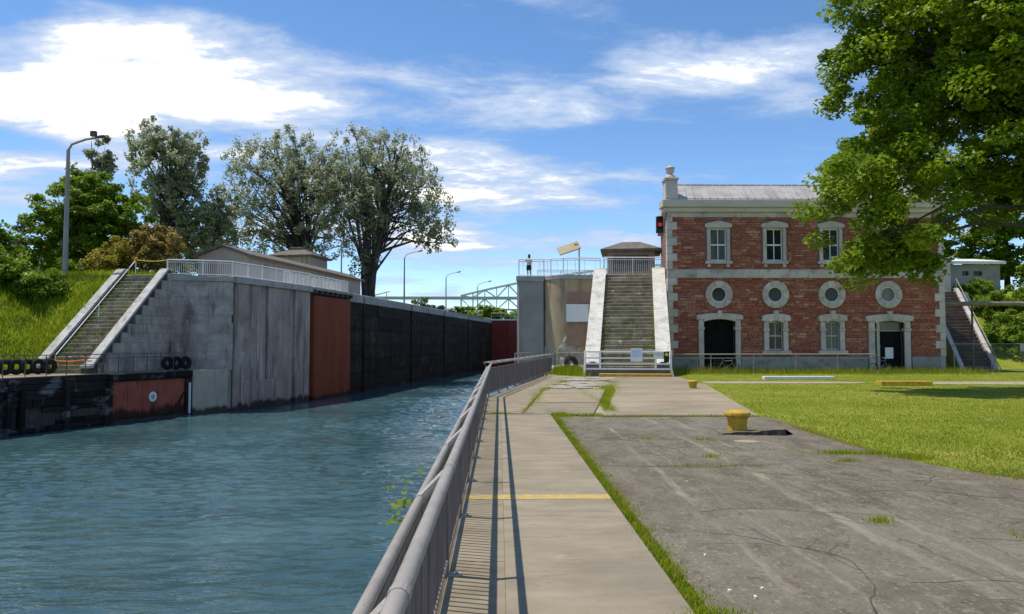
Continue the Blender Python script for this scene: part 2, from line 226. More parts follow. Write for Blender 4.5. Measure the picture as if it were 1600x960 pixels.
mk('frame_blue', [(.3, (.06, .06, .09)), (.7, (.10, .10, .14))], 4, 3, rough=.4)
mk('frame_black', [(.3, (.02, .02, .022)), (.7, (.04, .04, .042))], 4, 3, rough=.4)
mk('lens_dark', [(.3, (.012, .06, .055)), (.7, (.02, .08, .075))], 4, 3, rough=.2)
mk('stone_white', [(.3, (.62, .61, .58)), (.7, (.72, .71, .68))], 6, 3)
def emis(nm, c, s):
    m = bpy.data.materials.new(nm); m.use_nodes = True; b = m.node_tree.nodes['Principled BSDF']
    b.inputs['Base Color'].default_value = (*c, 1); b.inputs['Emission Color'].default_value = (*c, 1); b.inputs['Emission Strength'].default_value = s; MATS[nm] = m
emis('lens_red', (.6, .03, .02), .3)
# water
m = bpy.data.materials.new('water'); m.use_nodes = True; t = m.node_tree; n = t.nodes; l = t.links.new; MATS['water'] = m
b = n['Principled BSDF']; b.inputs['Roughness'].default_value = .04; b.inputs['IOR'].default_value = 1.33
geo = n.new('ShaderNodeNewGeometry')
def wn(scale, st, det, rot=0):
    mp = n.new('ShaderNodeMapping'); mp.inputs['Scale'].default_value = st; mp.inputs['Rotation'].default_value = (0, 0, rot); l(geo.outputs['Position'], mp.inputs[0])
    q = n.new('ShaderNodeTexNoise'); l(mp.outputs[0], q.inputs[0]); q.inputs['Scale'].default_value = scale; q.inputs['Detail'].default_value = det; q.inputs['Roughness'].default_value = .55
    q.inputs['Distortion'].default_value = .4
    return q.outputs['Fac']
def mth(op, a, c):
    q = n.new('ShaderNodeMath'); q.operation = op
    for i, v in enumerate((a, c)):
        if isinstance(v, (int, float)): q.inputs[i].default_value = v
        else: l(v, q.inputs[i])
    return q.outputs[0]
hgt = mth('ADD', mth('ADD', mth('MULTIPLY', wn(1.1, (.45, 1.3, 1), 3, .1), 1.0), mth('MULTIPLY', wn(3.6, (.5, 1.3, 1), 3, -.12), .34)), mth('MULTIPLY', wn(.3, (.6, 1, 1), 2, .3), 1.3))
bp = n.new('ShaderNodeBump'); bp.inputs['Strength'].default_value = .8; bp.inputs['Distance'].default_value = .10; l(hgt, bp.inputs['Height']); l(bp.outputs[0], b.inputs['Normal'])
rp = n.new('ShaderNodeValToRGB'); rp.color_ramp.elements[0].position = .35; rp.color_ramp.elements[0].color = (.028, .070, .080, 1)
rp.color_ramp.elements[1].position = .7; rp.color_ramp.elements[1].color = (.052, .112, .125, 1); l(wn(.12, (1, 1.6, 1), 4), rp.inputs[0]); l(rp.outputs[0], b.inputs['Base Color'])

# ------------------------------------------------------------------ mesh helpers
class MB:
    def __init__(s): s.v = []; s.f = []
    def add(s, vs, fs):
        k = len(s.v); s.v += [tuple(p) for p in vs]; s.f += [tuple(i+k for i in f) for f in fs]; return s
    def box(s, x0, x1, y0, y1, z0, z1):
        return s.add([(x0,y0,z0),(x1,y0,z0),(x1,y1,z0),(x0,y1,z0),(x0,y0,z1),(x1,y0,z1),(x1,y1,z1),(x0,y1,z1)],
                     [(0,3,2,1),(4,5,6,7),(0,1,5,4),(1,2,6,5),(2,3,7,6),(3,0,4,7)])
    def cbox(s, x0, x1, y0, y1, z0, z1, c=.02):     # box with chamfered edges
        bm = bmesh.new(); bmesh.ops.create_cube(bm, size=1)
        for q in bm.verts: q.co = Vector(((x0+x1)/2+q.co.x*(x1-x0), (y0+y1)/2+q.co.y*(y1-y0), (z0+z1)/2+q.co.z*(z1-z0)))
        bmesh.ops.bevel(bm, geom=bm.edges[:], offset=min(c, .45*min(x1-x0, y1-y0, z1-z0)), segments=1, affect='EDGES')
        bm.verts.index_update(); s.add([q.co[:] for q in bm.verts], [[q.index for q in f.verts] for f in bm.faces]); bm.free(); return s
    def prism(s, poly, z0, z1):
        n = len(poly); vs = [(p[0], p[1], z0) for p in poly] + [(p[0], p[1], z1) for p in poly]
        return s.add(vs, [tuple(range(n-1, -1, -1)), tuple(range(n, 2*n))] + [(i, (i+1) % n, n+(i+1) % n, n+i) for i in range(n)])
    def extr(s, poly, y0, y1):          # polygon in x,z extruded along y
        n = len(poly); vs = [(p[0], y0, p[1]) for p in poly] + [(p[0], y1, p[1]) for p in poly]
        return s.add(vs, [tuple(range(n)), tuple(range(2*n-1, n-1, -1))] + [(i, n+i, n+(i+1) % n, (i+1) % n) for i in range(n)])
    def tube(s, pts, r, k=8, caps=True):
        pts = [Vector(p) for p in pts]; rs = r if isinstance(r, (list, tuple)) else [r]*len(pts); b = len(s.v)
        for i, p in enumerate(pts):
            d = (pts[min(i+1, len(pts)-1)]-pts[max(i-1, 0)]).normalized()
            u = d.cross(Vector((0, 0, 1)) if abs(d.z) < .9 else Vector((1, 0, 0))).normalized(); q = d.cross(u)
            s.v += [tuple(p+(u*math.cos(2*PI*j/k)+q*math.sin(2*PI*j/k))*rs[i]) for j in range(k)]
        for i in range(len(pts)-1):
            s.f += [(b+i*k+j, b+i*k+(j+1) % k, b+(i+1)*k+(j+1) % k, b+(i+1)*k+j) for j in range(k)]
        if caps: s.f += [tuple(b+j for j in range(k-1, -1, -1)), tuple(b+(len(pts)-1)*k+j for j in range(k))]
        return s
    def lathe(s, prof, k=20, c=(0, 0)):
        b = len(s.v)
        for r, z in prof: s.v += [(c[0]+r*math.cos(2*PI*j/k), c[1]+r*math.sin(2*PI*j/k), z) for j in range(k)]
        for i in range(len(prof)-1): s.f += [(b+i*k+j, b+i*k+(j+1) % k, b+(i+1)*k+(j+1) % k, b+(i+1)*k+j) for j in range(k)]
        s.f += [tuple(b+j for j in range(k-1, -1, -1)), tuple(b+(len(prof)-1)*k+j for j in range(k))]; return s
    def ring(s, c, ro, ri, y0, y1, k=28, sz=1.0):   # annulus facing -y
        b = len(s.v)
        for rr, y in ((ro, y0), (ri, y0), (ri, y1), (ro, y1)):
            s.v += [(c[0]+rr*math.cos(2*PI*j/k), y, c[1]+rr*sz*math.sin(2*PI*j/k)) for j in range(k)]
        for q in range(4):
            s.f += [(b+q*k+j, b+q*k+(j+1) % k, b+((q+1) % 4)*k+(j+1) % k, b+((q+1) % 4)*k+j) for j in range(k)]
        return s
    def mesh(s, name):
        me = bpy.data.meshes.new(name); me.from_pydata(s.v, [], s.f)
        bm = bmesh.new(); bm.from_mesh(me); bmesh.ops.recalc_face_normals(bm, faces=bm.faces); bm.to_mesh(me); bm.free(); return me
    def build(s, name, mat, parent=None, smooth=False):
        me = s.mesh(name); me.materials.append(MATS[mat])
        if smooth:
            me.polygons.foreach_set('use_smooth', [True]*len(me.polygons))
            try: me.set_sharp_from_angle(angle=R(40))
            except Exception: pass
        o = bpy.data.objects.new(name, me); C.objects.link(o); o.parent = parent; return o
def tag(o, label, cat, group=None, kind=None):
    if label: o['label'] = label
    if cat: o['category'] = cat
    if group: o['group'] = group
    if kind: o['kind'] = kind
    return o
def thing(name, label, cat, loc=(0, 0, 0), rz=0, group=None):
    o = bpy.data.objects.new(name, None); C.objects.link(o); o.location = loc; o.rotation_euler = (0, 0, rz)
    o.empty_display_size = .3; return tag(o, label, cat, group)
def struct(o): o['kind'] = 'structure'; return o
def inst(me, name, parent, loc=(0, 0, 0), rot=(0, 0, 0), sc=(1, 1, 1)):
    o = bpy.data.objects.new(name, me); C.objects.link(o); o.parent = parent; o.location = loc; o.rotation_euler = rot; o.scale = sc; return o
def mesh(mb, name, mat): me = mb.mesh(name); me.materials.append(MATS[mat]); return me
def copy_tree(o, parent=None):
    c = o.copy(); C.objects.link(c); c.parent = parent
    for ch in list(o.children): copy_tree(ch, c)
    return c
def quads(name, V, mat, parent=None):       # V: (n,4,3) or (n,3,3) array of separate faces
    n, k, _ = V.shape; me = bpy.data.meshes.new(name)
    me.vertices.add(n*k); me.vertices.foreach_set('co', V.reshape(-1).astype(np.float32))
    me.loops.add(n*k); me.loops.foreach_set('vertex_index', np.arange(n*k, dtype=np.int32))
    me.polygons.add(n); me.polygons.foreach_set('loop_start', np.arange(0, n*k, k, dtype=np.int32)); me.polygons.foreach_set('loop_total', np.full(n, k, dtype=np.int32))
    me.update(); me.validate(); me.materials.append(MATS[mat])
    o = bpy.data.objects.new(name, me); C.objects.link(o); o.parent = parent; return o
def blades(name, P, hmin, hmax, wd, mat, lean=.35, parent=None):
    n = len(P); h = rng.uniform(hmin, hmax, n); a = rng.uniform(0, 2*PI, n); la = rng.uniform(0, 2*PI, n); ln = rng.uniform(0, lean, n)*h
    dx, dy = np.cos(a)*wd/2, np.sin(a)*wd/2; V = np.zeros((n, 3, 3))
    V[:, 0] = P + np.stack([dx, dy, 0*dx], 1); V[:, 1] = P - np.stack([dx, dy, 0*dx], 1)
    V[:, 2] = P + np.stack([np.cos(la)*ln, np.sin(la)*ln, h], 1)
    return quads(name, V, mat, parent)

# ================================================================== SETTING
WZ = -3.2; DK = 7.0
struct(MB().box(-4000, 4000, -500, 8000, -7, -6).build('ground', 'bank_soil'))
wr = np.random.default_rng(4); WV = []
for _ in range(70):
    lam = .27*(4.6**wr.random()); a_ = PI/2+wr.normal(0, .42)+.1; WV.append((2*PI/lam*math.cos(a_), 2*PI/lam*math.sin(a_), lam*.0055*wr.uniform(.5, 1.3), wr.uniform(0, 6.28)))
def waves(X, Y):
    z = np.zeros_like(X)
    for kx, ky, am, ph in WV: z += am*np.sin(kx*X+ky*Y+ph)
    gust = .8+.45*np.sin(X*.17+Y*.11+1)*np.sin(Y*.21-X*.09)+.2*np.sin(Y*.5+X*.23+2*np.sin(X*.1))
    return z*gust
yg = np.concatenate([np.array([-400, -60]), -2+np.cumsum(np.full(1, 0.0)), ]); yl = [-2.0]
while yl[-1] < 170: yl.append(yl[-1]+max(.07, .0032*max(yl[-1], 0)))
yg = np.array([-400, -60]+yl); xl = [6.0]
while xl[-1] > -46: xl.append(xl[-1]-.14)
xg = np.array([-400, -120]+xl[::-1]+[24, 60]); XX, YY = np.meshgrid(xg, yg); fade = ((YY > -3) & (XX > -47) & (XX < 7))
ZZ = WZ+np.where(fade, waves(XX, YY), 0); nyy, nxx = XX.shape
me = bpy.data.meshes.new('water'); idx = np.arange(nyy*nxx).reshape(nyy, nxx); F4 = np.stack([idx[:-1, :-1], idx[:-1, 1:], idx[1:, 1:], idx[1:, :-1]], -1).reshape(-1, 4)
me.vertices.add(nyy*nxx); me.vertices.foreach_set('co', np.stack([XX, YY, ZZ], -1).reshape(-1).astype(np.float32)); me.loops.add(F4.size); me.loops.foreach_set('vertex_index', F4.reshape(-1).astype(np.int32))
me.polygons.add(len(F4)); me.polygons.foreach_set('loop_start', np.arange(0, F4.size, 4, dtype=np.int32)); me.polygons.foreach_set('loop_total', np.full(len(F4), 4, dtype=np.int32)); me.update(); me.polygons.foreach_set('use_smooth', np.ones(len(F4), bool)); me.materials.append(MATS['water'])
wob = bpy.data.objects.new('water', me); C.objects.link(wob); struct(wob)
# right bank: lawn plate behind the quay edge
RB = [(-.52, -40), (-.52, 27.3), (3.55, 51), (3.3, 58.8), (120, 58.8), (120, -40)]
lawn = struct(MB().prism(RB, -6, -.05).build('lawn', 'lawn'))
# raised ground right and left of the lock, far country
struct(MB().prism([(13.5, 63), (33.5, 63), (38, 71), (60, 73), (140, 73), (3500, 900), (3500, 5000), (30, 5000), (20, 163), (4, 64)], -6, DK-.02).build('upper_ground', 'lawn'))
struct(MB().prism([(-3, 164), (22, 164), (32, 5000), (-32, 5000)], -6, DK-.6).build('far_ground', 'lawn'))
def bankz(u):
    u = max(0, min(1, u)); return u*u*(3-2*u)
# left bank with its slope
QE = [(-36, 14), (-30.2, 34), (-27.2, 43), (-24.95, 49.4), (-22.5, 56.2), (-19.5, 60.8)]      # quay edge
def qx(y):
    for (x0, y0), (x1, y1) in zip(QE, QE[1:]):
        if y <= y1 or (x1, y1) == QE[-1]: return x0+(x1-x0)*(y-y0)/(y1-y0)
LS0 = Vector((-25.55, 49.0)); LD = Vector((math.sin(R(7)), math.cos(R(7)))); LN = Vector((-LD.y, LD.x))   # stair axis and left normal
en = Vector((-(QE[3][1]-QE[2][1]), QE[3][0]-QE[2][0])).normalized(); nu, nv = 48, 44; vs = []
def bank_z(p):
    q = p-LS0; v, u = q.dot(LD), q.dot(LN); d = (p-Vector(QE[2])).dot(en); t_ = max(0, (d-2.6)/11.5)
    zs = 7*max(0, min(1, (v+.2)/8.5)); zd = (DK-.02)*(t_ if t_ < .8 else .8+.2*math.sin((t_-.8)/.4*PI/2) if t_ < 1.2 else 1); k = bankz((u-4.0)/5.5)
    z = zs*(1-k)+max(zs, zd)*k if v > 0 else zd*k
    z += (.30*math.sin(p.x*.7+p.y*.5)+.2*math.sin(p.x*1.3-p.y*.9))*math.sin(PI*max(0, min(1, z/7)))
    return -.08 if d < 2.3 else min(z, DK-.03)
for j in range(nv):
    v = -34+44*(j/(nv-1))
    for i in range(nu):
        p = LS0+LD*v+LN*(4.02+(i/(nu-1))**1.7*110); vs.append((p.x, p.y, bank_z(p)))
fs = [(j*nu+i, j*nu+i+1, (j+1)*nu+i+1, (j+1)*nu+i) for j in range(nv-1) for i in range(nu-1)]
bank = struct(MB().add(vs, fs).build('bank', 'bank_soil', smooth=True)); BANK = vs
struct(MB().prism([(-24.6, 57.8), (-20.5, 59.0), (-18.0, 69.6), (-16.4, 78), (-3.3, 161), (-4, 164), (-32, 5000), (-3500, 5000), (-3500, 300), (-130, 57.4), (-29, 57.4)], -6, DK-.015).build('upper_ground', 'lawn'))
# far hills
vs = []; fs = []; nx = 90
for j, (y, k) in enumerate(((1300, 0), (1700, .75), (2300, 1), (3200, .8))):
    for i in range(nx):
        x = -2600+i*60; h = 74+18*math.sin(i*.21)+10*math.sin(i*.53+1)+3*math.sin(i*1.7)
        vs.append((x*(y/1700), y, 5+h*k))
fs = [(j*nx+i, j*nx+i+1, (j+1)*nx+i+1, (j+1)*nx+i) for j in range(3) for i in range(nx-1)]
struct(MB().add(vs, fs).build('hills', 'hill_green', smooth=True))

# ---- asphalt, walkway, apron
asph = [(1.52, -8), (1.52, 20.1), (6.95, 20.1), (7.0, 19.0), (6.72, 17.4), (6.66, 16), (6.62, 14.4), (6.72, 13), (6.85, 12.1), (7.1, 11.3), (7.6, 10.5), (8.4, 9.6), (9.6, 8.6), (12, 7.2), (14, -8)]
struct(MB().prism(asph, -.3, -.015).build('asphalt', 'asphalt'))
ASPH = bpy.data.objects['asphalt']; cr_ = random.Random(21)
def crack(x, y, a, ln_, w0, depth=0):
    L_, Rr = [], []; p = Vector((x, y)); n_ = max(4, int(ln_/.11))
    for i in range(n_+1):
        a += cr_.uniform(-.38, .38); a0 = a; d_ = Vector((math.cos(a), math.sin(a))); nn_ = Vector((-d_.y, d_.x)); w_ = w0*cr_.uniform(.4, 1.3)*(1-.75*i/n_)
        if not (1.6 < p.x < 6.6+max(0, 10-p.y)*.5 and p.y < 20): break
        L_.append((p.x+nn_.x*w_, p.y+nn_.y*w_, -.0128)); Rr.append((p.x-nn_.x*w_, p.y-nn_.y*w_, -.0128)); p = p+d_*.11
        if depth < 2 and cr_.random() < .06: crack(p.x, p.y, a+cr_.choice((-1, 1))*cr_.uniform(.5, 1.2), ln_*.45, w0*.7, depth+1)
    k_ = len(L_)
    if k_ > 2: MB().add(L_+Rr, [(i, i+1, k_+i+1, k_+i) for i in range(k_-1)]).build('crack', 'mortar_dark', ASPH)
for q in ((1.6, 12.2, .0, 5.0, .014), (4.6, 7.6, .05, 2.8, .012), (1.7, 15.7, -.05, 4.6, .014), (2.6, 5.2, 1.3, 3.2, .009), (5.9, 6.6, 1.9, 3.0, .010), (3.2, 17.5, .3, 3.2, .014), (6.3, 9.5, 2.6, 2.6, .010), (2.3, 8.8, .7, 2.4, .009), (3.3, 6.2, -.2, 2.2, .007), (5.3, 10.8, -.5, 2.0, .010), (4.1, 4.6, .9, 2.0, .006)): crack(*q)
# worn pavement piece missing by the bollard: a dark broken hole
walk = struct(MB().box(-.44, 1.5, -6, 20.9, -.3, -.06).build('path', 'mortar_dark'))
struct(MB().cbox(-.60, -.425, -6, 27.2, -3.6, -.004, .02).build('quay_edge', 'concrete_strip'))
y = -5.2; k = 0
while y < 20.7:                             # narrow kerb strip slabs and the wide walkway slabs
    y1 = min(y+2.4, 20.75); MB().cbox(-.42, .05, y+.006, y1-.008, -.2, 0, .003).build('slab', 'concrete_strip', walk)
    y = y1
for y0, y1 in ((-5.2, -.4), (-.4, 4.1), (4.1, 9.50), (9.50, 14.6), (14.6, 20.75)):
    MB().cbox(.051, 1.38, y0+.008, y1-.008, -.2, .001, .003).build('slab', 'concrete_path', walk)
tag(MB().box(-.41, 1.37, 9.46, 9.74, .0, .006).build('painted_line', 'yellow_line', walk), 'faded yellow line painted across the walkway', None)
ap = struct(MB().prism([(-.44, 20.95), (6.9, 20.15), (9.7, 36), (10.3, 44), (3.2, 49), (-.44, 27.3)], -.3, -.04).build('apron', 'dry_soil'))
def slab(poly, z, mat, nm='slab'): return MB().prism(poly, -.2, z).build(nm, mat, ap)
slab([(2.75, 20.35), (6.85, 20.25), (7.7, 25.2), (3.7, 25.2)], .002, 'concrete_apron')
slab([(3.71, 25.22), (7.7, 25.22), (8.75, 31.4), (4.75, 31.4)], .004, 'concrete_apron')
slab([(4.76, 31.42), (8.76, 31.42), (9.6, 36.3), (5.45, 37.5)], .001, 'concrete_apron')
slab([(5.46, 37.52), (9.62, 36.32), (10.2, 43.8), (6.0, 43.8)], .003, 'concrete_apron')
slab([(-.42, 20.97), (.62, 20.95), (1.05, 25), (-.42, 25)], .002, 'concrete_strip')
slab([(-.42, 25.03), (1.06, 25.03), (1.75, 31), (.35, 31.6), (-.42, 27.3)], .002, 'concrete_strip')
slab([(.35, 31.65), (1.76, 31.03), (3.9, 43.5), (2.6, 44.6)], .002, 'concrete_strip')
slab([(.65, 20.95), (2.5, 20.6), (3.2, 24.6), (1.1, 24.8)], .003, 'concrete_strip')
slab([(1.12, 24.9), (3.2, 24.7), (4.35, 31.6), (1.9, 32)], .01, 'concrete_apron')
# broken paving flags
for i in range(46):
    u, v = random.random(), random.random(); yy = 32.3+v*11; xx = 2.05+(yy-32)*.165+u*2.35
    a = random.uniform(0, PI); rr = random.uniform(.35, .62); kk = random.randint(5, 7)
    MB().prism([(xx+rr*random.uniform(.7, 1.1)*math.cos(a+2*PI*j/kk), yy+1.3*rr*random.uniform(.7, 1.1)*math.sin(a+2*PI*j/kk)) for j in range(kk)], -.1, random.uniform(-.002, .009)).build('flagstone', 'concrete_rubble', ap)
# pale path strips in the lawn
struct(MB().prism([(10.2, 37.1), (17.2, 37.0), (18.3, 37.9), (17.5, 38.6), (10.3, 39.2)], -.2, -.028).build('path', 'dry_soil'))
struct(MB().prism([(19.6, 36.6), (40, 33.3), (60, 33), (60, 38.5), (40, 39), (21, 38.6)], -.2, -.028).build('path', 'dry_soil'))

# ================================================================== LEFT QUAY
QZ = 0.0
def seg_frame(p0, p1):
    d = Vector((p1[0]-p0[0], p1[1]-p0[1])); ln = d.length; return ln, math.atan2(d.y, d.x)
# quay deck
qd = [(x, y) for x, y in QE] + [(-19.6, 61.5), (-24.5, 58), (-25.6, 49.2), (-29.4, 49.2), (-31, 43), (-34, 34), (-40, 14)]
struct(MB().prism(qd, -6, QZ).build('quay', 'concrete_apron'))
# timber face
for a_, (p0, p1, lab) in enumerate(((QE[0], QE[2], 'dark weathered timber face of the far quay, left of the red plate'), )):
    ln, an = 0, 0
tf = thing('timber_wall', 'dark weathered timber facing of the far quay left of the red plate', 'wall', (QE[1][0], QE[1][1], WZ))
for k, (p0, p1) in enumerate(((QE[0], QE[1]), (QE[1], QE[2]), (QE[2], QE[3]))):
    ln, an = seg_frame(p0, p1)
    e = Vector((p0[0]-QE[1][0], p0[1]-QE[1][1], 0))
    MB().box(0, ln, -.02, .1, -.8, 3.19).build('backing', 'mortar_dark', tf).matrix_local = Matrix.Translation(e) @ Matrix.Rotation(an, 4, 'Z')
    z = -.4; row = 0
    while z < 3.1:
        h = random.choice((.3, .34, .42)); x = -random.random()*2
        while x < ln:
            L_ = random.uniform(2.4, 5.5); x0, x1 = max(0, x), min(ln, x+L_)
            if x1-x0 > .3 and random.random() > .16:
                pr = random.uniform(.06, .28)
                o = MB().cbox(x0+.01, x1-.01, -pr, .0, z+.015, min(z+h-.015, 3.16), .025).build('timber', 'timber_dark', tf)
                o.matrix_local = Matrix.Translation(e) @ Matrix.Rotation(an, 4, 'Z')
            x += L_
        z += h; row += 1
    for x in np.arange(.6, ln, 2.9):
        o = MB().cbox(x, x+.3, -.42, -.02, -.8, random.uniform(2.2, 3.15), .03).build('timber_pile', 'timber_dark', tf)
        o.matrix_local = Matrix.Translation(e) @ Matrix.Rotation(an, 4, 'Z')
# red plate bay
p0, p1 = QE[3], QE[4]; ln, an = seg_frame(p0, p1)
rp_ = thing('steel_panel', 'rusty red steel panel set into the far quay wall, with a round white mark', 'panel', (p0[0], p0[1], WZ), an)
MB().box(0, ln, -.05, .12, -.9, 3.18).build('backing', 'mortar_dark', rp_)
MB().cbox(0, ln, -.45, -.05, 2.72, 3.17, .04).build('beam', 'timber_dark', rp_)
for i in range(5):
    w_ = (ln-.75)/5; MB().cbox(.2+i*w_+.006, .2+(i+1)*w_-.006, -.2-.02*(i % 2), -.06, .22, 2.62, .015).build('plate', 'red_plate', rp_)
for i in range(6): MB().cbox(.2+i*(ln-.75)/5-.05, .2+i*(ln-.75)/5+.05, -.27, -.21, .2, 2.62, .015).build('rib', 'red_plate', rp_) if i in (0, 2, 5) else None
mb = MB(); mb.ring((3.62, 1.5), .34, .16, -.27, -.225, 24); mb.build('round_mark', 'white_paint', rp_)
MB().extr([(3.62+.17*math.cos(2*PI*j/16), 1.5+.17*math.sin(2*PI*j/16)) for j in range(16)], -.26, -.225).build('mark_centre', 'grey_paint', rp_)
MB().tube([(ln-1.9, -.3, .25), (ln-1.2, -.3, 1.0), (ln-.62, -.3, 1.75)], .055, 6).build('hose', 'black_plastic', rp_)
tag(MB().cbox(ln-.42, ln-.28, -.5, -.38, .1, 2.3, .02).build('gauge_board', 'white_paint', rp_), 'white depth gauge board', None)
MB().cbox(ln-.62, ln, -.38, -.05, -.9, 2.72, .03).build('post', 'timber_dark', rp_)
MB().cbox(-.1, .18, -.4, -.05, -.9, 2.7, .03).build('post', 'timber_dark', rp_)
# beige concrete abutment
p0, p1 = QE[4], QE[5]; ln, an = seg_frame(p0, p1)
ab = thing('quay_wall', 'beige concrete block of the quay wall between red panel and grey lock wall', 'wall', (p0[0], p0[1], WZ), an)
MB().cbox(.02, 3.0, -.55, .1, -1, 3.19, .05).build('block', 'wall_beige', ab); MB().cbox(3.02, ln+.3, -.35, .1, -1, 3.19, .04).build('block', 'wall_grey', ab)
# quay railing
qr = thing('quay_railing', 'low dark two-rail pipe railing along the far quay edge', 'railing', (QE[2][0], QE[2][1], 0))
pts = [Vector((x-.25, y+.05, 0)) for x, y in (QE[1], QE[2], QE[3], QE[4])]; o0 = Vector((*QE[2], 0))
for zz in (1.22, .98): MB().tube([p-o0+Vector((0, 0, zz)) for p in pts], .03, 6).build('rail', 'rail_dark', qr)
for a_, b_ in zip(pts, pts[1:]):
    n_ = max(2, int((b_-a_).length/1.15))
    for i in range(n_): p = a_.lerp(b_, i/n_)-o0; MB().tube([p, p+Vector((0, 0, 1.22))], .03, 6).build('post', 'rail_dark', qr)
# tyres on the quay
def tyre_mesh(r=.5, t=.17):
    mb = MB(); k = 20; kk = 8
    for i in range(k):
        a = 2*PI*i/k
        for j in range(kk):
            bb = 2*PI*j/kk; rr = r-t+t*math.cos(bb)*.95; mb.v.append((rr*math.cos(a), t*math.sin(bb)*.95, rr*math.sin(a)))
    mb.f = [(i*kk+j, i*kk+(j+1) % kk, ((i+1) % k)*kk+(j+1) % kk, ((i+1) % k)*kk+j) for i in range(k) for j in range(kk)]
    return mesh(mb, 'tyre', 'tyre')
TM = tyre_mesh()
for i in range(7):
    o = inst(TM, 'tyre', None, (-30.2+i*.40, 45.5+i*.42, .5), (0, 0, R(58)+random.uniform(-.12, .12))); o.location.z = .5
    tag(o, 'black rubber tyre standing upright in a row on the quay', 'tyre', 'tyres lined up on the quay')
for i in range(3):
    o = inst(TM, 'tyre', None, (-23.7+i*.45, 55.4+.5*i, .5), (0, 0, R(60)+random.uniform(-.2, .2)))
    tag(o, 'black rubber tyre leaning by the stone wall behind the quay railing', 'tyre', 'tyres by the stone wall')

# ================================================================== STAIRS
def stairs(name, lab, loc, rz, width, cheek, run, rise, n, cmat, smat, thick=.5, cap=.35, side='wall_grey'):
    t = thing(name, lab, 'staircase', loc, rz); dy, dz = run/n, rise/n
    MB().extr([(0, -.02), (width, -.02), (width, .0), (0, .0)], 0, .01)
    mb = MB(); prof = [(0, -.1)] + [q for i in range(n) for q in ((i*dy+.06, i*dz-.04), (i*dy+.06, (i+1)*dz-.05))] + [(run, rise-.05), (run, -.1)]
    k = len(prof); vs = [(cheek+.01, p[0], p[1]) for p in prof]+[(width-cheek-.01, p[0], p[1]) for p in prof]
    mb.add(vs, [tuple(range(k)), tuple(range(2*k-1, k-1, -1))]+[(i, k+i, k+(i+1) % k, (i+1) % k) for i in range(k)]); mb.build('core', 'mortar_dark', t)
    for i in range(n):
        o = MB().cbox(cheek+.015, width-cheek-.015, 0, dy+.05, -dz+.012, 0, .025).build('step', smat, t)
        o.location = (random.uniform(-.006, .006), i*dy+random.uniform(-.02, .02), (i+1)*dz+random.uniform(-.012, .012)); o.rotation_euler = (random.uniform(-.008, .008), random.uniform(-.004, .004), random.uniform(-.006, .006))
    for x0 in (0, width-cheek):
        pr = [(-.5, -.2), (-.5, cap), (0, cap+.15), (run-.25, rise+cap-.05), (run+.3, rise+cap-.05), (run+.3, -.2)]
        mb = MB(); vs = [(x0+.02, a, b_) for a, b_ in pr]+[(x0+cheek-.02, a, b_) for a, b_ in pr]
        mb.add(vs, [tuple(range(6)), tuple(range(11, 5, -1))]+[(i, 6+i, 6+(i+1) % 6, (i+1) % 6) for i in range(6)]); mb.build('cheek_wall', side, t)
        # coping stones on the cheek
        m_ = 6; P0 = Vector((0, -.05, cap+.13)); P1 = Vector((0, run-.25, rise+cap-.05))
        for i in range(m_):
            a, b_ = P0.lerp(P1, (i+.004)/m_), P0.lerp(P1, (i+.996)/m_); nrm = Vector((0, -(P1-P0).z, (P1-P0).y)).normalized()*.16
            mb = MB(); vs = []
            for x in (x0-.03, x0+cheek+.03): vs += [(x, a.y, a.z), (x, b_.y, b_.z), (x, b_.y+nrm.y, b_.z+nrm.z), (x, a.y+nrm.y, a.z+nrm.z)]
            mb.add(vs, [(0, 1, 2, 3), (7, 6, 5, 4), (0, 4, 5, 1), (1, 5, 6, 2), (2, 6, 7, 3), (3, 7, 4, 0)]); mb.build('coping_stone', cmat, t)
        MB().cbox(x0-.03, x0+cheek+.03, run-.25, run+.34, rise+cap-.04, rise+cap+.13, .03).build('coping_stone', cmat, t)
        MB().cbox(x0-.03, x0+cheek+.03, -.55, -.02, cap+.0, cap+.2, .03).build('coping_stone', cmat, t)
    return t
RS = (5.1, 46.0); RA = R(-10.3)
rst = stairs('stone_stairs', 'broad stone steps with white cheek walls beside the red stone building', (RS[0], RS[1], 0), RA, 5.1, .85, 11.3, 7.0, 27, 'cheek_white', 'step_stone', side='cheek_white')
LSR = LS0 + LN*4.0
lst = stairs('stone_stairs', 'weathered stone steps climbing the grassy bank above the far quay', (LSR.x, LSR.y, 0), R(-7), 4.0, .55, 8.5, 7.0, 26, 'cheek_grey', 'step_stone', side='mortar_dark')
hr = thing('stair_handrail', 'thin white handrail pole running up the weathered stone steps', 'handrail', (LSR.x, LSR.y, 0), R(-7))
MB().tube([(1.15, .3, 1.15), (1.15, 8.7, 8.15)], .035, 6).build('rail', 'white_paint', hr)
for yy in (.3, 4.5, 8.7): MB().tube([(1.15, yy, yy*.82), (1.15, yy, 1.15+(yy-.3)/8.4*7)], .03, 6).build('post', 'white_paint', hr)
mb = MB(); mb.lathe([(0.01, -.12), (.12, -.06), (.13, .04), (.08, .12), (.01, .14)], 10, (1.15, 8.7)); o = mb.build('end_knob', 'orange_tape', hr); o.location = (0, 0, 8.2)
def sag(a, b_, d, n_=10): return [Vector(a).lerp(Vector(b_), i/n_)-Vector((0, 0, d*4*(i/n_)*(1-i/n_))) for i in range(n_+1)]
q0 = LSR+LD*8.7-LN*1.15
tag(MB().tube(sag((q0.x, q0.y, 8.2), (-24.75, 57.4, 8.1), .1), .03, 5).build('barrier_tape', 'yellow_tape'), 'yellow tape strung from handrail knob to white deck railing', 'tape')
q1 = LSR+LD*.1-LN*.6; q2 = LSR+LD*.1-LN*3.7
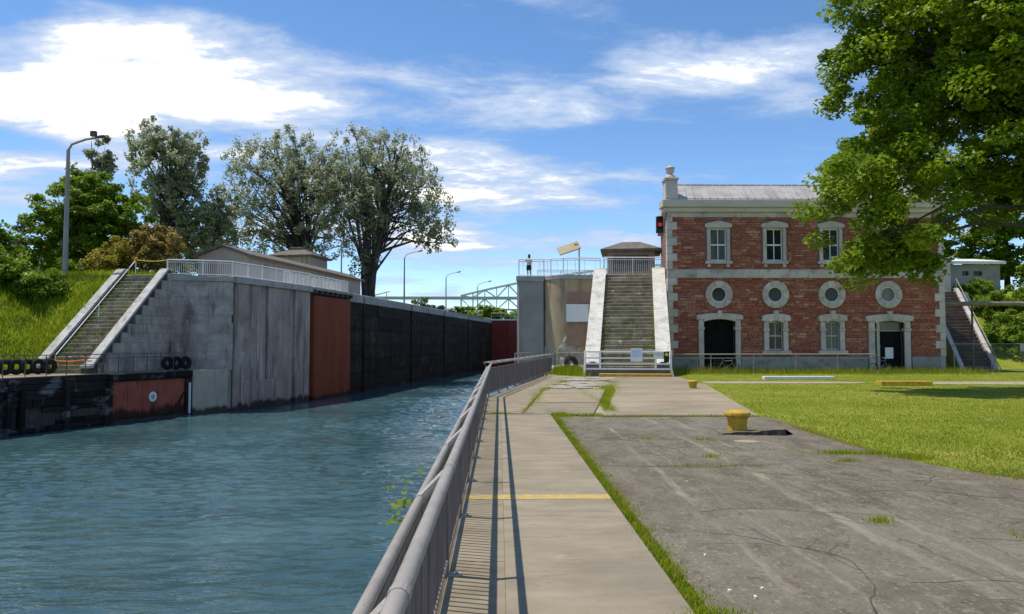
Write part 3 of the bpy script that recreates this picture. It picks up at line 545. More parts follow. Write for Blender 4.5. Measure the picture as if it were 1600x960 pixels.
tag(MB().tube(sag((q1.x, q1.y, 1.0), (q2.x, q2.y, 1.0), .25), .045, 5).build('barrier_tape', 'orange_tape'), 'orange tape sagging across the foot of the weathered steps', 'tape')

# ================================================================== LEFT LOCK BLOCK
ltop = LS0 + LD*8.75
A, B_, Cc, Dd = (ltop.x+.02, ltop.y), (-20.2, 58.6), (-16.9, 69.0), (-15.1, 77.5)
lb = thing('lock_wall', 'tall grey lock wall of stained blocks and concrete beside the stone steps', 'wall', (A[0], A[1], WZ))
def loc(p, z=0): return (p[0]-A[0], p[1]-A[1], z)
MB().prism([loc(A)[:2], loc((A[0], A[1]+.3))[:2], (B_[0]-A[0]-.3, B_[1]-A[1]+.5), (B_[0]-A[0]+.0, B_[1]-A[1]+.3)][::-1], -1, DK-WZ-.3).build('core', 'mortar_dark', lb)
ln, an = seg_frame(A, B_)
def place(o, p, an): o.matrix_local = Matrix.Translation((p[0]-A[0], p[1]-A[1], 0)) @ Matrix.Rotation(an, 4, 'Z'); return o
z = 3.1; r_ = 0
while z < DK-WZ-.45:                        # front face blocks
    h = (.78, .62, .7, .66)[r_ % 4]; z1 = min(z+h, DK-WZ-.42); x = -.7*(r_ % 2)
    while x < ln:
        w_ = random.uniform(1.0, 1.9); x0, x1 = max(0, x), min(ln, x+w_)
        if x1-x0 > .15:
            place(MB().cbox(x0+.004, x1-.004, -.07-random.uniform(0, .03), .28, z+.002, z1-.002, .01).build('stone', 'stone_grey', lb), A, an)
        x += w_
    z = z1; r_ += 1
place(MB().cbox(-.1, ln+.1, -.2, .5, DK-WZ-.42, DK-WZ, .04).build('coping_stone', 'coping', lb), A, an)
# stones of the stair side wall (triangle)
ang = math.atan2(LD.y, LD.x); bx0 = LS0 + LD*-.45
z = 3.2; r_ = 0
while z < DK-WZ-.1:
    h = (.7, .6, .64)[r_ % 3]; z1 = z+h; u0 = max(0, (z1-3.2-.35)/7*8.5+.35); x = u0-.6*(r_ % 2)
    while x < 9.15:
        w_ = random.uniform(.9, 1.7); a0, a1 = max(u0, x), min(9.15, x+w_)
        if a1-a0 > .2:
            o = MB().cbox(a0+.004, a1-.004, -.08-random.uniform(0, .025), .1, z+.004, z1-.004, .014).build('stone', 'stone_grey', lb)
            place(o, bx0, ang)
        x += w_
    z = z1; r_ += 1
# concrete face to the gate, in vertical panels with recesses
ln, an = seg_frame(B_, Cc)
u = 0
for i, (w_, d) in enumerate(((.25, .35), (2.0, 0), (1.9, .06), (.35, .3), (2.0, .02), (1.6, .08), (.3, .35), (1.3, .0), (9, .12))):
    w_ = min(w_, ln-u)
    if w_ <= 0: break
    place(MB().cbox(u, u+w_, -.1+d, 2.2, -1, DK-WZ-.5, .04).build('wall_panel', 'wall_grey', lb), B_, an); u += w_
place(MB().cbox(1.2, 5.3, -.28, -.05, -.9, 2.2, .05).build('footing', 'wall_grey', lb), B_, an)
place(MB().cbox(-.05, ln, -.28, 2.2, DK-WZ-.495, DK-WZ, .04).build('coping_stone', 'coping', lb), B_, an)
# lower gate leaf, open in its recess
ln, an = seg_frame(Cc, Dd)
gl = thing('lock_gate', 'tall rust red steel lock gate leaf folded back against the wall', 'lock gate', (Cc[0], Cc[1], WZ), an)
MB().box(0, .45, .3, .9, -1, DK-WZ-.3).build('recess', 'mortar_dark', gl)
for i in range(3):
    w_ = (ln-.5)/3; MB().cbox(.48+i*w_+.003, .48+(i+1)*w_-.003, -.15, .4, -1, DK-WZ-.75, .01).build('plate', 'gate_red', gl)
MB().box(.3, ln+.2, .42, 2.5, -1, DK-WZ-.35).build('frame', 'mortar_dark', gl)
MB().cbox(.2, ln+.1, -.45, 2.4, DK-WZ-.3, DK-WZ-.02, .03).build('walkway', 'coping', gl)
for i in range(8): MB().cbox(.4+i*(ln-.6)/7, .6+i*(ln-.6)/7, -.4, .3, DK-WZ-.6, DK-WZ-.31, .02).build('bracket', 'rail_dark', gl)
# chamber wall
E_, F_ = Dd, (-1.6, 160)
ln, an = seg_frame(E_, F_)
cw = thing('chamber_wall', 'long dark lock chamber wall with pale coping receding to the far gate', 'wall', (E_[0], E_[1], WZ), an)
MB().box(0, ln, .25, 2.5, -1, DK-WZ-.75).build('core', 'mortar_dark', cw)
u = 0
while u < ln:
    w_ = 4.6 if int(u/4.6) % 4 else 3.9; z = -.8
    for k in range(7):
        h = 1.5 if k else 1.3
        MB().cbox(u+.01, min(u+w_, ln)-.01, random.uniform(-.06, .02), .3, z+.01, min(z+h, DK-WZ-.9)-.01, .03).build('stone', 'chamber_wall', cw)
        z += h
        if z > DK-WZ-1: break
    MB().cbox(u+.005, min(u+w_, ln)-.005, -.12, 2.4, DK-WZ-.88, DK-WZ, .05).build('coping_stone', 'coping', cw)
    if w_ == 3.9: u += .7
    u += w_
# far upper gate with footbridge rail
fg = thing('upper_lock_gate', 'dark red upper lock gate closing the far end of the chamber', 'lock gate', (-1.6, 160, WZ), R(-9.7))
for i in range(6): MB().cbox(i*3.4+.02, (i+1)*3.4-.02, -.3, .3, -1, DK-WZ-.35, .05).build('plate', 'far_gate_red', fg)
MB().cbox(0, 20.4, -.5, .9, DK-WZ-.34, DK-WZ-.08, .04).build('walkway', 'white_paint', fg)
mb = MB(); mb.tube([(0, -.4, DK-WZ+1.2), (20, -.4, DK-WZ+1.2)], .06, 5); mb.tube([(0, -.4, DK-WZ+.6), (20, -.4, DK-WZ+.6)], .04, 5); mb.build('rail', 'grey_paint', fg)
for i in range(11): MB().tube([(i*2, -.4, DK-WZ-.1), (i*2, -.4, DK-WZ+1.2)], .05, 5).build('post', 'grey_paint', fg)

# ================================================================== RIGHT LOCK PIER
pier = thing('lock_pier', 'grey concrete pier and rounded tan wall at the lock entrance beside the steps', 'wall', (1.35, 58.0, WZ))
def pl(x, y): return (x-1.35, y-58.0)
dd = Vector((math.sin(R(10)), math.cos(R(10))))
fx = 1.35+dd.x*104; fy = 58+dd.y*104
mb = MB(); mb.prism([pl(1.5, 58.0), pl(3.35, 58.0), pl(3.35, 59.6), pl(fx+2, fy), pl(fx, fy), pl(1.35, 58.2)], -2, DK-WZ-.4); mb.build('pier_face', 'pier_grey', pier)
mb = MB(); mb.prism([pl(1.28, 57.9), pl(3.4, 57.9), pl(3.4, 59.6), pl(fx+2, fy), pl(fx, fy)], DK-WZ-.395, DK-WZ); mb.build('coping_stone', 'coping', pier)
arc = [(5.5-2.25*math.cos(R(a)), 59.15-2.25*math.sin(R(a))) for a in range(0, 91, 6)]
poly = [pl(*p) for p in arc]+[pl(7.6, 56.9), pl(7.6, 61), pl(3.25, 61)]
mb = MB(); mb.prism(poly, 3.0, DK-WZ-.3); mb.build('rounded_wall', 'wall_tan', pier, True)
mb = MB(); mb.prism([pl(5.5-2.31*math.cos(R(a)), 59.15-2.31*math.sin(R(a))) for a in range(0, 91, 6)]+[pl(7.6, 56.84), pl(7.6, 61), pl(3.2, 61)], DK-WZ-.295, DK-WZ); mb.build('coping_stone', 'coping', pier)
mb = MB(); mb.box(5.0-1.35, 7.45-1.35, -1.19, -1.1, 4.9, 8.9); mb.build('patch', 'wall_patch', pier)
# spalled concrete lumps at the foot
for i in range(60):
    a = R(random.uniform(5, 90)) if i < 40 else None
    if a: px_, py_ = 5.5-2.28*math.cos(a), 59.15-2.28*math.sin(a)
    else: px_, py_ = random.uniform(5.5, 7.0), 56.86
    zz = 3.1+2.1*random.random()**1.4; rr = random.uniform(.25, .5)
    bm = bmesh.new(); bmesh.ops.create_icosphere(bm, subdivisions=1, radius=rr)
    vv = [(q.co.x*1.3*random.uniform(.75, 1.2), q.co.y*.2*random.uniform(.6, 1.2), q.co.z*random.uniform(.7, 1.2)) for q in bm.verts]; ff = [[q.index for q in f.verts] for f in bm.faces]; bm.free()
    o = MB().add(vv, ff).build('spalled_patch', 'spalled', pier); o.location = (*pl(px_, py_), zz); o.rotation_euler = (0, random.uniform(0, 3), (a-PI/2) if a else 0)
sg = thing('blank_sign', 'blank white board fixed to the rounded tan wall', 'sign', (5.78, 56.62, 3.5))
MB().cbox(-.86, .86, -.04, .02, -.03, 1.3, .01).build('frame', 'grey_paint', sg); MB().cbox(-.82, .82, -.06, -.042, .01, 1.26, .006).build('board', 'sign_white', sg)
for x in (-.6, .6): MB().box(x-.03, x+.03, .021, .17, .5, .56).build('bracket', 'grey_paint', sg)
# rubble stones at the foot of the wall
for i in range(9):
    rr = random.uniform(.25, .55); bm = bmesh.new(); bmesh.ops.create_icosphere(bm, subdivisions=2, radius=rr)
    vv = [tuple(q.co*(1+.22*math.sin(q.co.x*9+i)*math.cos(q.co.y*7+q.co.z*8))) for q in bm.verts]; ff = [[q.index for q in f.verts] for f in bm.faces]; bm.free()
    o = MB().add([(a, b_, max(-.1, c*.8)) for a, b_, c in vv], ff).build('boulder', 'spalled'); o.location = (3.7+.32*i+random.uniform(-.1, .1), 55.8+random.uniform(-.5, .4), .02)
    tag(o, 'pale broken boulder heaped at the foot of the rounded wall', 'boulder', 'boulders below the rounded wall')
tag(inst(TM, 'tyre', None, (5.0, 53.4, .52), (R(-14), 0, R(25)), (1.15, 1.15, 1.15)), 'large black tyre among the weeds beside the white-cheeked steps', 'tyre')

# ================================================================== WHITE DECK RAILINGS
def railing(name, lab, pts, mat='white_paint', h=1.15, gap=.13, post=1.9, pk=True):
    p0 = Vector(pts[0]); t = thing(name, lab, 'railing', p0); P = [Vector(p)-p0 for p in pts]; Z = Vector((0, 0, 1))
    for zz, r in ((h, .05), (h-.16, .03), (.1, .03)): MB().tube([p+Z*zz for p in P], r, 6).build('rail', mat, t)
    mb = MB()
    for a_, b_ in zip(P, P[1:]):
        n_ = max(1, round((b_-a_).length/post))
        for i in range(n_): p = a_.lerp(b_, i/n_); MB().tube([p, p+Z*h], .045, 6).build('post', mat, t)
        k_ = int((b_-a_).length/gap)
        for i in range(k_): p = a_.lerp(b_, (i+.5)/k_); mb.tube([p+Z*.1, p+Z*(h-.16)], .016, 4, False)
    MB().tube([P[-1], P[-1]+Z*h], .035, 6).build('post', mat, t)
    if pk: o = mb.build('pickets', mat, t); o['kind'] = 'stuff'
    return t
railing('deck_railing', 'white picket railing along the top of the grey lock wall', [(-24.75, 57.5, DK), (-22.3, 57.98, DK), (-20.35, 58.75, DK), (-18.6, 64.2, DK), (-17.0, 69.2, DK)])
railing('deck_railing', 'white picket railing above the rust red gate leaf', [(-17.1, 69.6, DK-.02), (-15.35, 78.0, DK-.02)], gap=.16, post=1.0)
railing('deck_railing', 'white picket railing set behind the gate on the far deck', [(-18.6, 66.5, DK), (-18.0, 70, DK), (-16.2, 79, DK)], gap=.14, post=1.3)
railing('deck_railing', 'white picket railing in front of the brown kiosk at the stair head', [(7.9, 57.7, DK), (12.3, 57.7, DK)], h=1.4, gap=.15)
railing('deck_railing', 'pale thin railing following the rounded wall top beside the person', [(1.5, 58.3, DK), (3.4, 58.25, DK), (3.9, 57.8, DK), (4.8, 57.25, DK), (6.0, 57.1, DK), (7.6, 57.5, DK)], gap=.55, h=1.3)
railing('deck_railing', 'pale railing on the far side of the lock deck behind the person', [(3.2, 63.5, DK), (9.0, 63.5, DK)], gap=.5, h=1.0)
struct(MB().prism([(1.6, 58.4), (3.4, 58.3), (5.5, 57.1), (7.4, 57.0), (12.6, 57.2), (13.4, 63.1), (13.4, 70), (3.7, 70)], DK-.3, DK+.004).build('deck', 'concrete_apron'))
struct(MB().prism([(-24.5, 57.75), (-20.4, 58.9), (-17.0, 69.2), (-15.2, 77.6), (-3, 150), (-12, 150), (-24, 80), (-27, 66)], DK-.3, DK+.004).build('deck', 'concrete_apron'))

# ================================================================== NEAR GUARD RAIL
GX = -.434
gr = thing('guard_rail', 'long pipe and picket guard rail running along the walkway beside the water', 'railing', (GX, -1.5, 0))
YE = 27.3+1.5
MB().tube([(-GX-.277, 0, 1.2), (-GX-.277, YE*.5, 1.205), (-GX-.277, YE-.1, 1.2)], .030, 14).build('handrail', 'galvanised', gr, True)
MB().tube([(0, 0, 1.05), (0, YE*.5, 1.05), (0, YE, 1.05)], .025, 12).build('outer_rail', 'galvanised', gr, True)
MB().cbox(-.02, .02, 0, YE, .1, .135, .006).build('bottom_rail', 'picket_paint', gr)
MB().cbox(-.018, .018, 0, YE, .99, 1.02, .006).build('top_rail', 'picket_paint', gr)
sm = mesh(MB().tube([(0, 0, 1.05), (-GX-.277, .07, 1.2)], .027, 8), 'strut', 'galvanised')
pm = mesh(MB().cbox(-.024, .024, -.025, .025, -.05, 1.04, .006), 'post', 'picket_paint')
fm = mesh(MB().cbox(.02, .13, -.04, .04, -.002, .018, .005).cbox(.075, .1, -.012, .012, .019, .034, .004), 'foot', 'galvanised')
km = mesh(MB().cbox(-.009, .009, -.009, .009, .13, .995, .002), 'picket', 'picket_paint')
cm = mesh(MB().tube([(-GX-.277, -.03, 1.2), (-GX-.277, .03, 1.2)], .0335, 14), 'collar', 'galvanised'); co_ = mesh(MB().tube([(0, -.03, 1.05), (0, .03, 1.05)], .0285, 12), 'collar', 'galvanised')
y = .95
while y < YE:
    inst(cm, 'collar', gr, (0, y+.57, 0)); inst(co_, 'collar', gr, (0, y+.5, 0))
    inst(sm, 'strut', gr, (0, y+.5, 0)); inst(pm, 'post', gr, (0, y+.5, 0)); inst(fm, 'foot', gr, (0, y+.5, 0)); y += 2.15
i = 0
while i*.098 < YE-.05:
    o = inst(km, 'picket', gr, (random.uniform(-.003, .003), .04+i*.098, 0), (0, 0, random.uniform(-.08, .08))); i += 1
# turned section toward the steps
T0, T1 = Vector((GX, 27.3, 0)), Vector((3.45, 50.4, 0)); ln = (T1-T0).length; an = math.atan2(T1.y-T0.y, T1.x-T0.x)
g2 = thing('guard_rail', 'brown picket guard rail angling from the walkway toward the stone steps', 'railing', T0, an)
MB().tube([(0, -.13, 1.2), (ln, -.13, 1.2)], .036, 10).build('handrail', 'galvanised', g2, True)
MB().tube([(0, .03, 1.05), (0, .1, 1.22), (ln, .1, 1.22)], .03, 10).build('outer_rail', 'galvanised', g2, True)
MB().cbox(0, ln, -.02, .02, .1, .135, .006).build('bottom_rail', 'picket_paint_far', g2)
MB().cbox(0, ln, -.018, .018, .99, 1.02, .006).build('top_rail', 'picket_paint_far', g2)
y = .4
while y < ln:
    MB().tube([(y, -.13, 1.2), (y+.12, .1, 1.22)], .027, 6).build('strut', 'galvanised', g2); MB().cbox(y-.025, y+.025, -.024, .024, -.08, 1.04, .006).build('post', 'picket_paint_far', g2)
    MB().cbox(y-.04, y+.04, -.12, .0, -.05, .018, .005).build('foot', 'rust', g2); y += 2.15
mb = MB()
for i in range(int(ln/.09)): mb.box(.03+i*.09-.011, .03+i*.09+.011, -.011, .011, .13, .995)
o = mb.build('pickets', 'picket_paint_far', g2); o['kind'] = 'stuff'
# short rail beyond it by the pier
g3 = thing('pipe_railing', 'short grey pipe railing at the water edge in front of the pier', 'railing', (1.0, 48.5, 0), R(80))
for zz in (1.28, .8): MB().tube([(0, 0, zz), (6, -.3, zz)], .04, 6).build('rail', 'galvanised', g3)
for x in (0, 2, 4, 6): MB().tube([(x, -.05*x, -3.6), (x, -.05*x, 1.28)], .04, 6).build('post', 'galvanised', g3)
# mesh gate panel between fence and steps gate
mg = thing('mesh_gate', 'thin wire gate panel between brown guard rail and white steps barrier', 'gate', (3.6, 49.6, 0), R(-68))
W_ = 4.1
for x in (0, 2.0, W_): MB().tube([(x, 0, -.08), (x, 0, 1.35)], .035, 6).build('post', 'rail_dark', mg)
for zz in (.1, 1.33): MB().tube([(0, 0, zz), (W_, 0, zz)], .025, 6).build('rail', 'galvanised', mg)
mb = MB()
for i in range(1, 34): mb.tube([(i*.12, 0, .1), (i*.12, 0, 1.33)], .006, 3, False)
o = mb.build('wires', 'rail_dark', mg); o['kind'] = 'stuff'

# ================================================================== BARRIER AT THE STEPS
bg_ = thing('steps_barrier', 'white steel barrier frame closing the foot of the white-cheeked steps', 'barrier', (4.98, 45.2, 0), R(-9.5))
W_ = 5.1
for zz, r in ((1.42, .05), (1.05, .045), (.72, .045), (.42, .05)): MB().cbox(.1, W_-.1, -r, r, zz-r, zz+r, .012).build('rail', 'white_paint', bg_)
for x in (.95, W_-.95): MB().cbox(x-.06, x+.06, -.06, .06, .37, 1.48, .012).build('post', 'white_paint', bg_)
for x, dx in ((.07, -.08), (W_-.07, .12)):
    MB().tube([(x, 0, 1.47), (x, 0, .5), (x+dx, -.12, -.06)], .055, 8).build('leg', 'white_paint', bg_)
for x in (.14, W_-.9):
    MB().extr([(x, .44), (x+.76, .44), (x+.76, .66), (x+.5, .84), (x+.26, .84), (x, .66)], -.03, .03).build('gusset_plate', 'dark_plate', bg_)
MB().cbox(.15, W_-.15, -.02, .02, .02, .36, .01).build('kick_board', 'dark_plate', bg_)
o = MB().cbox(2.72, 3.4, -.075, -.055, .85, 1.62, .004).build('notice', 'paper', bg_); MB().box(2.78, 3.34, -.080, -.0755, 1.12, 1.5).build('print', 'paper_blue', o)
o = MB().cbox(4.05, 4.75, -.075, -.055, 1.08, 1.44, .004).build('notice', 'paper', bg_)
mb = MB(); [mb.box(4.12, 4.68-.1*(i % 2), -.079, -.0755, 1.33-i*.07, 1.345-i*.07) for i in range(3)]; mb.build('print', 'ink', o)
o = MB().cbox(4.62+.0, 4.92, -.105, -.082, .8, 1.42, .004).build('warning_sign', 'black_plastic', bg_)
mb = MB(); mb.extr([(4.77+.1*math.cos(2*PI*j/12), 1.27+.1*math.sin(2*PI*j/12)) for j in range(12)], -.115, -.1055); mb.build('symbol', 'sign_yellow', o)
kb = MB().cbox(.85, 5.0, -.15, .15, -.06, .17, .03).build('kerb_beam', 'yellow_paint'); kb.location = (4.95, 44.75, 0); kb.rotation_euler = (0, 0, R(-9.5))
tag(kb, 'long yellow painted beam on the ground before the steps barrier', 'beam')

# ================================================================== RED STONE BUILDING
BX, BY = 11.7, 53.0; BW = 19.3; BD = 12; SK = .17
bd = thing('red_stone_building', 'two-storey red stone powerhouse with pale trim and metal roof', 'building', (BX, BY, 0))
WC = [3.55, 7.48, 11.43, 15.4]
holes = []
for c in WC: holes.append((c-.58, c+.58, 7.62, 9.92))
for c in WC: holes.append((c-.53, c+.53, 4.77, 5.83))
holes.append((WC[0]-1.1, WC[0]+1.1, .12, 3.62))
for c in WC[1:3]: holes.append((c-.5, c+.5, 1.42, 3.42))
holes.append((WC[3]-1.04, WC[3]+1.04, .12, 3.45))
def wall_holes(mb, x0, x1, z0, z1, hs, y0, y1):
    xs = sorted({x0, x1, *[h[0] for h in hs], *[h[1] for h in hs]}); zs = sorted({z0, z1, *[h[2] for h in hs], *[h[3] for h in hs]})
    for a, b_ in zip(xs, xs[1:]):
        for c, d in zip(zs, zs[1:]):
            if not any(h[0] <= (a+b_)/2 <= h[1] and h[2] <= (c+d)/2 <= h[3] for h in hs): mb.box(a, b_, y0, y1, c, d)
    return mb
wall_holes(MB(), .05, BW-.05, -.3, 11.0, holes, .0, .45).build('wall', 'mortar', bd)
MB().prism([(.05, .46), (.05+.4, .46), (.05+.4+BD*SK, BD), (.05+BD*SK, BD)], -.3, 11.0).build('wall', 'mortar', bd)
MB().prism([(BW-.45, .46), (BW-.05, .46), (BW-.05, BD), (BW-.45, BD)], -.3, 11.0).build('wall', 'mortar', bd)
MB().box(BD*SK+.46, BW-.46, BD-.4, BD, -.3, 11.0).build('wall', 'mortar', bd)
MB().box(.5+BD*SK*.5, BW-.5, .46, BD-.45, 6.4, 6.6).build('floor', 'door_dark', bd)
# facade stones: courses of rough red sandstone
trims = [(c-.95, c+.95, 7.2, 10.5) for c in WC]+[(WC[0]-1.5, WC[0]+1.5, 0, 3.9), (WC[3]-1.55, WC[3]+1.55, 0, 3.9)]+[(c-.93, c+.93, 1.0, 3.9) for c in WC[1:3]]
mb = MB(); rs = random.Random(3)
for zb, zt in ((1.0, 6.45), (7.05, 10.68)):
    z = zb
    while z < zt-.05:
        h = rs.uniform(.11, .2); z1 = min(z+h, zt); x = .05-rs.random()*.6
        while x < BW-.1:
            w_ = rs.uniform(.25, .8); x0, x1 = max(.04, x), min(BW-.04, x+w_); x += w_
            segs = [(x0, x1)]
            for a, b_, c, d in trims:
                if z1 > c and z < d: segs = [q for s0, s1 in segs for q in ((s0, min(s1, a)), (max(s0, b_), s1)) if q[1]-q[0] > .03]
            for c in WC:
                zz = min(abs(z-5.3), abs(z1-5.3)) if not (z <= 5.3 <= z1) else 0
                if zz < .85:
                    hw = math.sqrt(.85**2-zz**2); segs = [q for s0, s1 in segs for q in ((s0, min(s1, c-hw)), (max(s0, c+hw), s1)) if q[1]-q[0] > .03]
            for s0, s1 in segs:
                d = rs.uniform(.02, .065); j = lambda: rs.uniform(-.008, .008)
                g_ = .009; a, b_, c, e = s0+g_, s1-g_, z+g_, z1-g_
                if b_-a < .02: continue
                mb.add([(a, 0, c), (b_, 0, c), (b_, 0, e), (a, 0, e), (a+.012, -d+j(), c+.012), (b_-.012, -d+j(), c+.012), (b_-.012, -d+j(), e-.012), (a+.012, -d+j(), e-.012)],
                       [(4, 5, 6, 7), (0, 1, 5, 4), (1, 2, 6, 5), (2, 3, 7, 6), (3, 0, 4, 7)])
        z = z1
o = mb.build('brickwork', 'brick', bd); o['kind'] = 'stuff'
# plinth, belt course, frieze, cornice in blocks
def run_blocks(nm, mat, x0, x1, y0, y1, z0, z1, w, skip=()):
    x = x0
    while x < x1-.05:
        e = min(x1, x+w*random.uniform(.8, 1.2))
        for a, b_ in skip:
            if x < b_ and e > a: e = a if x < a else e; x = b_ if x >= a else x
        if e-x > .06: MB().cbox(x+.004, e-.004, y0, y1, z0, z1, .02).build(nm, mat, bd)
        x = max(e, x+.05)
        for a, b_ in skip:
            if abs(x-a) < .02: x = b_
run_blocks('plinth_stone', 'plinth_stone', 0, BW, -.13, .0, -.2, .99, 1.7, ((WC[0]-1.5, WC[0]+1.5), (WC[3]-1.55, WC[3]+1.55)))
run_blocks('belt_stone', 'belt_stone', -.02, BW+.02, -.13, .02, 6.45, 7.05, 2.2)
run_blocks('frieze_stone', 'belt_stone', .0, BW, -.10, .02, 10.69, 11.04, 2.4)
MB().cbox(-.25, BW+.25, -.30, .6, 11.045, 11.35, .03).build('cornice', 'cornice_paint', bd)
MB().cbox(-.42, BW+.42, -.50, .8, 11.352, 11.88, .04).build('cornice', 'cornice_paint', bd)
MB().prism([(-.25, .6), (.25, .6), (.25+BD*SK, BD), (-.25+BD*SK, BD)], 11.05, 11.8).build('cornice', 'cornice_paint', bd)
# quoins
z = 1.0; i = 0
while z < 10.6:
    h = .55
    if not (6.3 < z+h/2 < 7.1):
        e = min(z+h-.012, 10.68) if z > 7 else min(z+h-.012, 6.44)
        w_ = .66 if i % 2 else .34
        MB().cbox(-.05, w_, -.115, .3, z, e, .02).build('quoin', 'trim_stone', bd); MB().cbox(BW-w_, BW+.05, -.115, .3, z, e, .02).build('quoin', 'trim_stone', bd); i += 1
        z += h
    else: z = 7.06
# windows
def arch_top(x0, x1, z, rise, n_=10): return [(x0+(x1-x0)*i/n_, z+rise*(1-(2*i/n_-1)**2)) for i in range(n_+1)]
def sash(c, w_, z0, z1, pm_, gm, y=.12, bar=.055):
    wd = MB(); wd.box(c-w_, c-w_+bar*1.3, y-.05, y+.05, z0, z1).box(c+w_-bar*1.3, c+w_, y-.05, y+.05, z0, z1).box(c-w_+bar*1.3, c+w_-bar*1.3, y-.05, y+.05, z1-bar*1.4, z1).box(c-w_+bar*1.3, c+w_-bar*1.3, y-.05, y+.05, z0, z0+bar*1.8)
    f_ = wd.build('window', pm_, bd); zm = (z0+z1)/2
    MB().box(c-.028, c+.028, y-.03, y+.03, z0+bar*1.8, zm-.05).box(c-.028, c+.028, y-.03, y+.03, zm+.05, z1-bar*1.4).box(c-w_+bar*1.3, c+w_-bar*1.3, y-.045, y+.04, zm-.05, zm+.05).build('glazing_bar', pm_, f_)
    for sx in (-1, 1):
        for a, b_ in ((z0+bar, zm-.04), (zm+.04, z1-bar)):
            x0, x1 = sorted((c+sx*.02, c+sx*(w_-bar))); MB().box(x0, x1, y+.005+.004*sx, y+.02+.004*sx, a, b_).build('pane', gm, f_)
    return f_
for i, c in enumerate(WC):
    sash(c, .575, 7.64, 9.9, 'window_paint', 'glass_curtain' if i in (0,) else 'glass_dark')
    for s in (-1, 1):
        a, b_ = sorted((c+s*.58, c+s*.80)); MB().cbox(a, b_, -.14, .1, 7.64, 9.9, .02).build('jamb', 'trim_stone', bd)
        a, b_ = sorted((c+s*.55, c+s*.78)); MB().cbox(a, b_, -.16, .05, 7.2, 7.42, .03).build('bracket', 'trim_stone', bd)
    MB().cbox(c-.93, c+.93, -.22, .1, 7.43, 7.635, .02).build('sill', 'trim_stone', bd)
    MB().extr([(c-.93, 9.98), (c+.93, 9.98), (c+.93, 10.22)]+[(c+.5, 10.33), (c, 10.44), (c-.5, 10.33)]+[(c-.93, 10.22)], -.2, .1).build('hood', 'trim_stone', bd)
    MB().cbox(c-.8, c+.8, -.15, .1, 9.905, 9.978, .01).build('lintel', 'trim_stone', bd)
    # round window
    n_ = 8
    for k in range(n_):
        a0, a1 = 2*PI*(k+.5)/n_+.012, 2*PI*(k+1.5)/n_-.012; ro, ri = .93, .56
        pts = [(c+ro*math.cos(a0+(a1-a0)*q/5), 5.3+1.02*ro*math.sin(a0+(a1-a0)*q/5)) for q in range(6)]+[(c+ri*math.cos(a1-(a1-a0)*q/5), 5.3+ri*math.sin(a1-(a1-a0)*q/5)) for q in range(6)]
        MB().extr(pts, -.13-.03*(k % 2 == 1), .05).build('voussoir', 'trim_stone', bd)
    f_ = MB().ring((c, 5.3), .58, .48, -.02, .1, 28).build('round_window', 'window_paint', bd)
    MB().extr([(c+.52*math.cos(2*PI*j/24), 5.3+.52*math.sin(2*PI*j/24)) for j in range(24)], .05, .07).build('pane', 'glass_curtain' if i in (3,) else 'glass_dark', f_)
def surround(c, w_, jw, z0, z1, hw, z2, key):
    for s in (-1, 1):
        a, b_ = sorted((c+s*w_, c+s*(w_+jw))); MB().cbox(a, b_, -.15, .25, z0, z1-.75, .02).build('jamb', 'trim_stone', bd)
        MB().cbox(a-.04, b_+.04, -.19, .25, z1-.745, z1-.55, .02).build('impost', 'trim_stone', bd)
        MB().cbox(a, b_, -.15, .25, z1-.545, z1-.05, .02).build('jamb', 'trim_stone', bd)
    n_ = 10
    top = arch_top(c-hw, c+hw, z2-.12, .14); bot = arch_top(c-w_, c+w_, z1-.18, .17)
    MB().extr([(c-hw, z1-.04)]+[(c-w_-.001, z1-.04)]+bot+[(c+w_+.001, z1-.04), (c+hw, z1-.04)]+top[::-1], -.24, .2).build('hood', 'trim_stone', bd)
    MB().cbox(c-.16, c+.16, -.29, .1, z1+.06, key, .03).build('keystone', 'trim_stone', bd)
surround(WC[0], 1.1, .36, -.1, 3.6, 1.6, 3.98, 4.18)
surround(WC[3], 1.04, .42, -.1, 3.5, 1.64, 3.92, 4.14)
for i in (1, 2):
    c = WC[i]; surround(c, .5, .34, 1.42, 3.5, .98, 3.94, 4.18); sash(c, .5, 1.44, 3.42, 'sash_cream', 'glass_dark' if i == 1 else 'glass_curtain', .14)
    MB().cbox(c-1.0, c+1.0, -.24, .1, 1.14, 1.41, .02).build('sill', 'trim_stone', bd)
# big dark doorway and entrance door
c = WC[0]; MB().box(c-1.1, c+1.1, .40, .46, -.1, 3.62).build('door', 'door_dark', bd)
c = WC[3]; dr = MB().cbox(c-.62, c+.95, .3, .36, .1, 2.75, .01).build('door', 'door_dark', bd); tag(dr, 'black entrance door with white notice', None)
MB().cbox(c-.15, c+.42, .27, .295, .85, 1.62, .003).build('notice', 'paper', dr); mb = MB(); mb.lathe([(.01, 0), (.05, .02), (.05, .05), (.01, .07)], 8); o = mb.build('handle', 'galvanised', dr); o.location = (c-.5, .24, 1.7)
MB().box(c-.62, c+.95, .3, .34, 2.82, 3.5).build('transom', 'glass_curtain', bd); MB().cbox(c-.62, c+.95, .24, .37, 2.755, 2.815, .01).build('transom_bar', 'sash_cream', bd)
MB().cbox(c-.84, c-.63, .02, .3, 0, 3.4, .015).build('door_frame', 'sash_cream', bd); MB().cbox(c-1.2, c+1.2, -.35, .35, -.1, .1, .02).build('door_step', 'plinth_stone', bd)
MB().box(c-1.04, c+1.04, .41, .45, .1, 3.6).build('door_back', 'door_dark', bd)
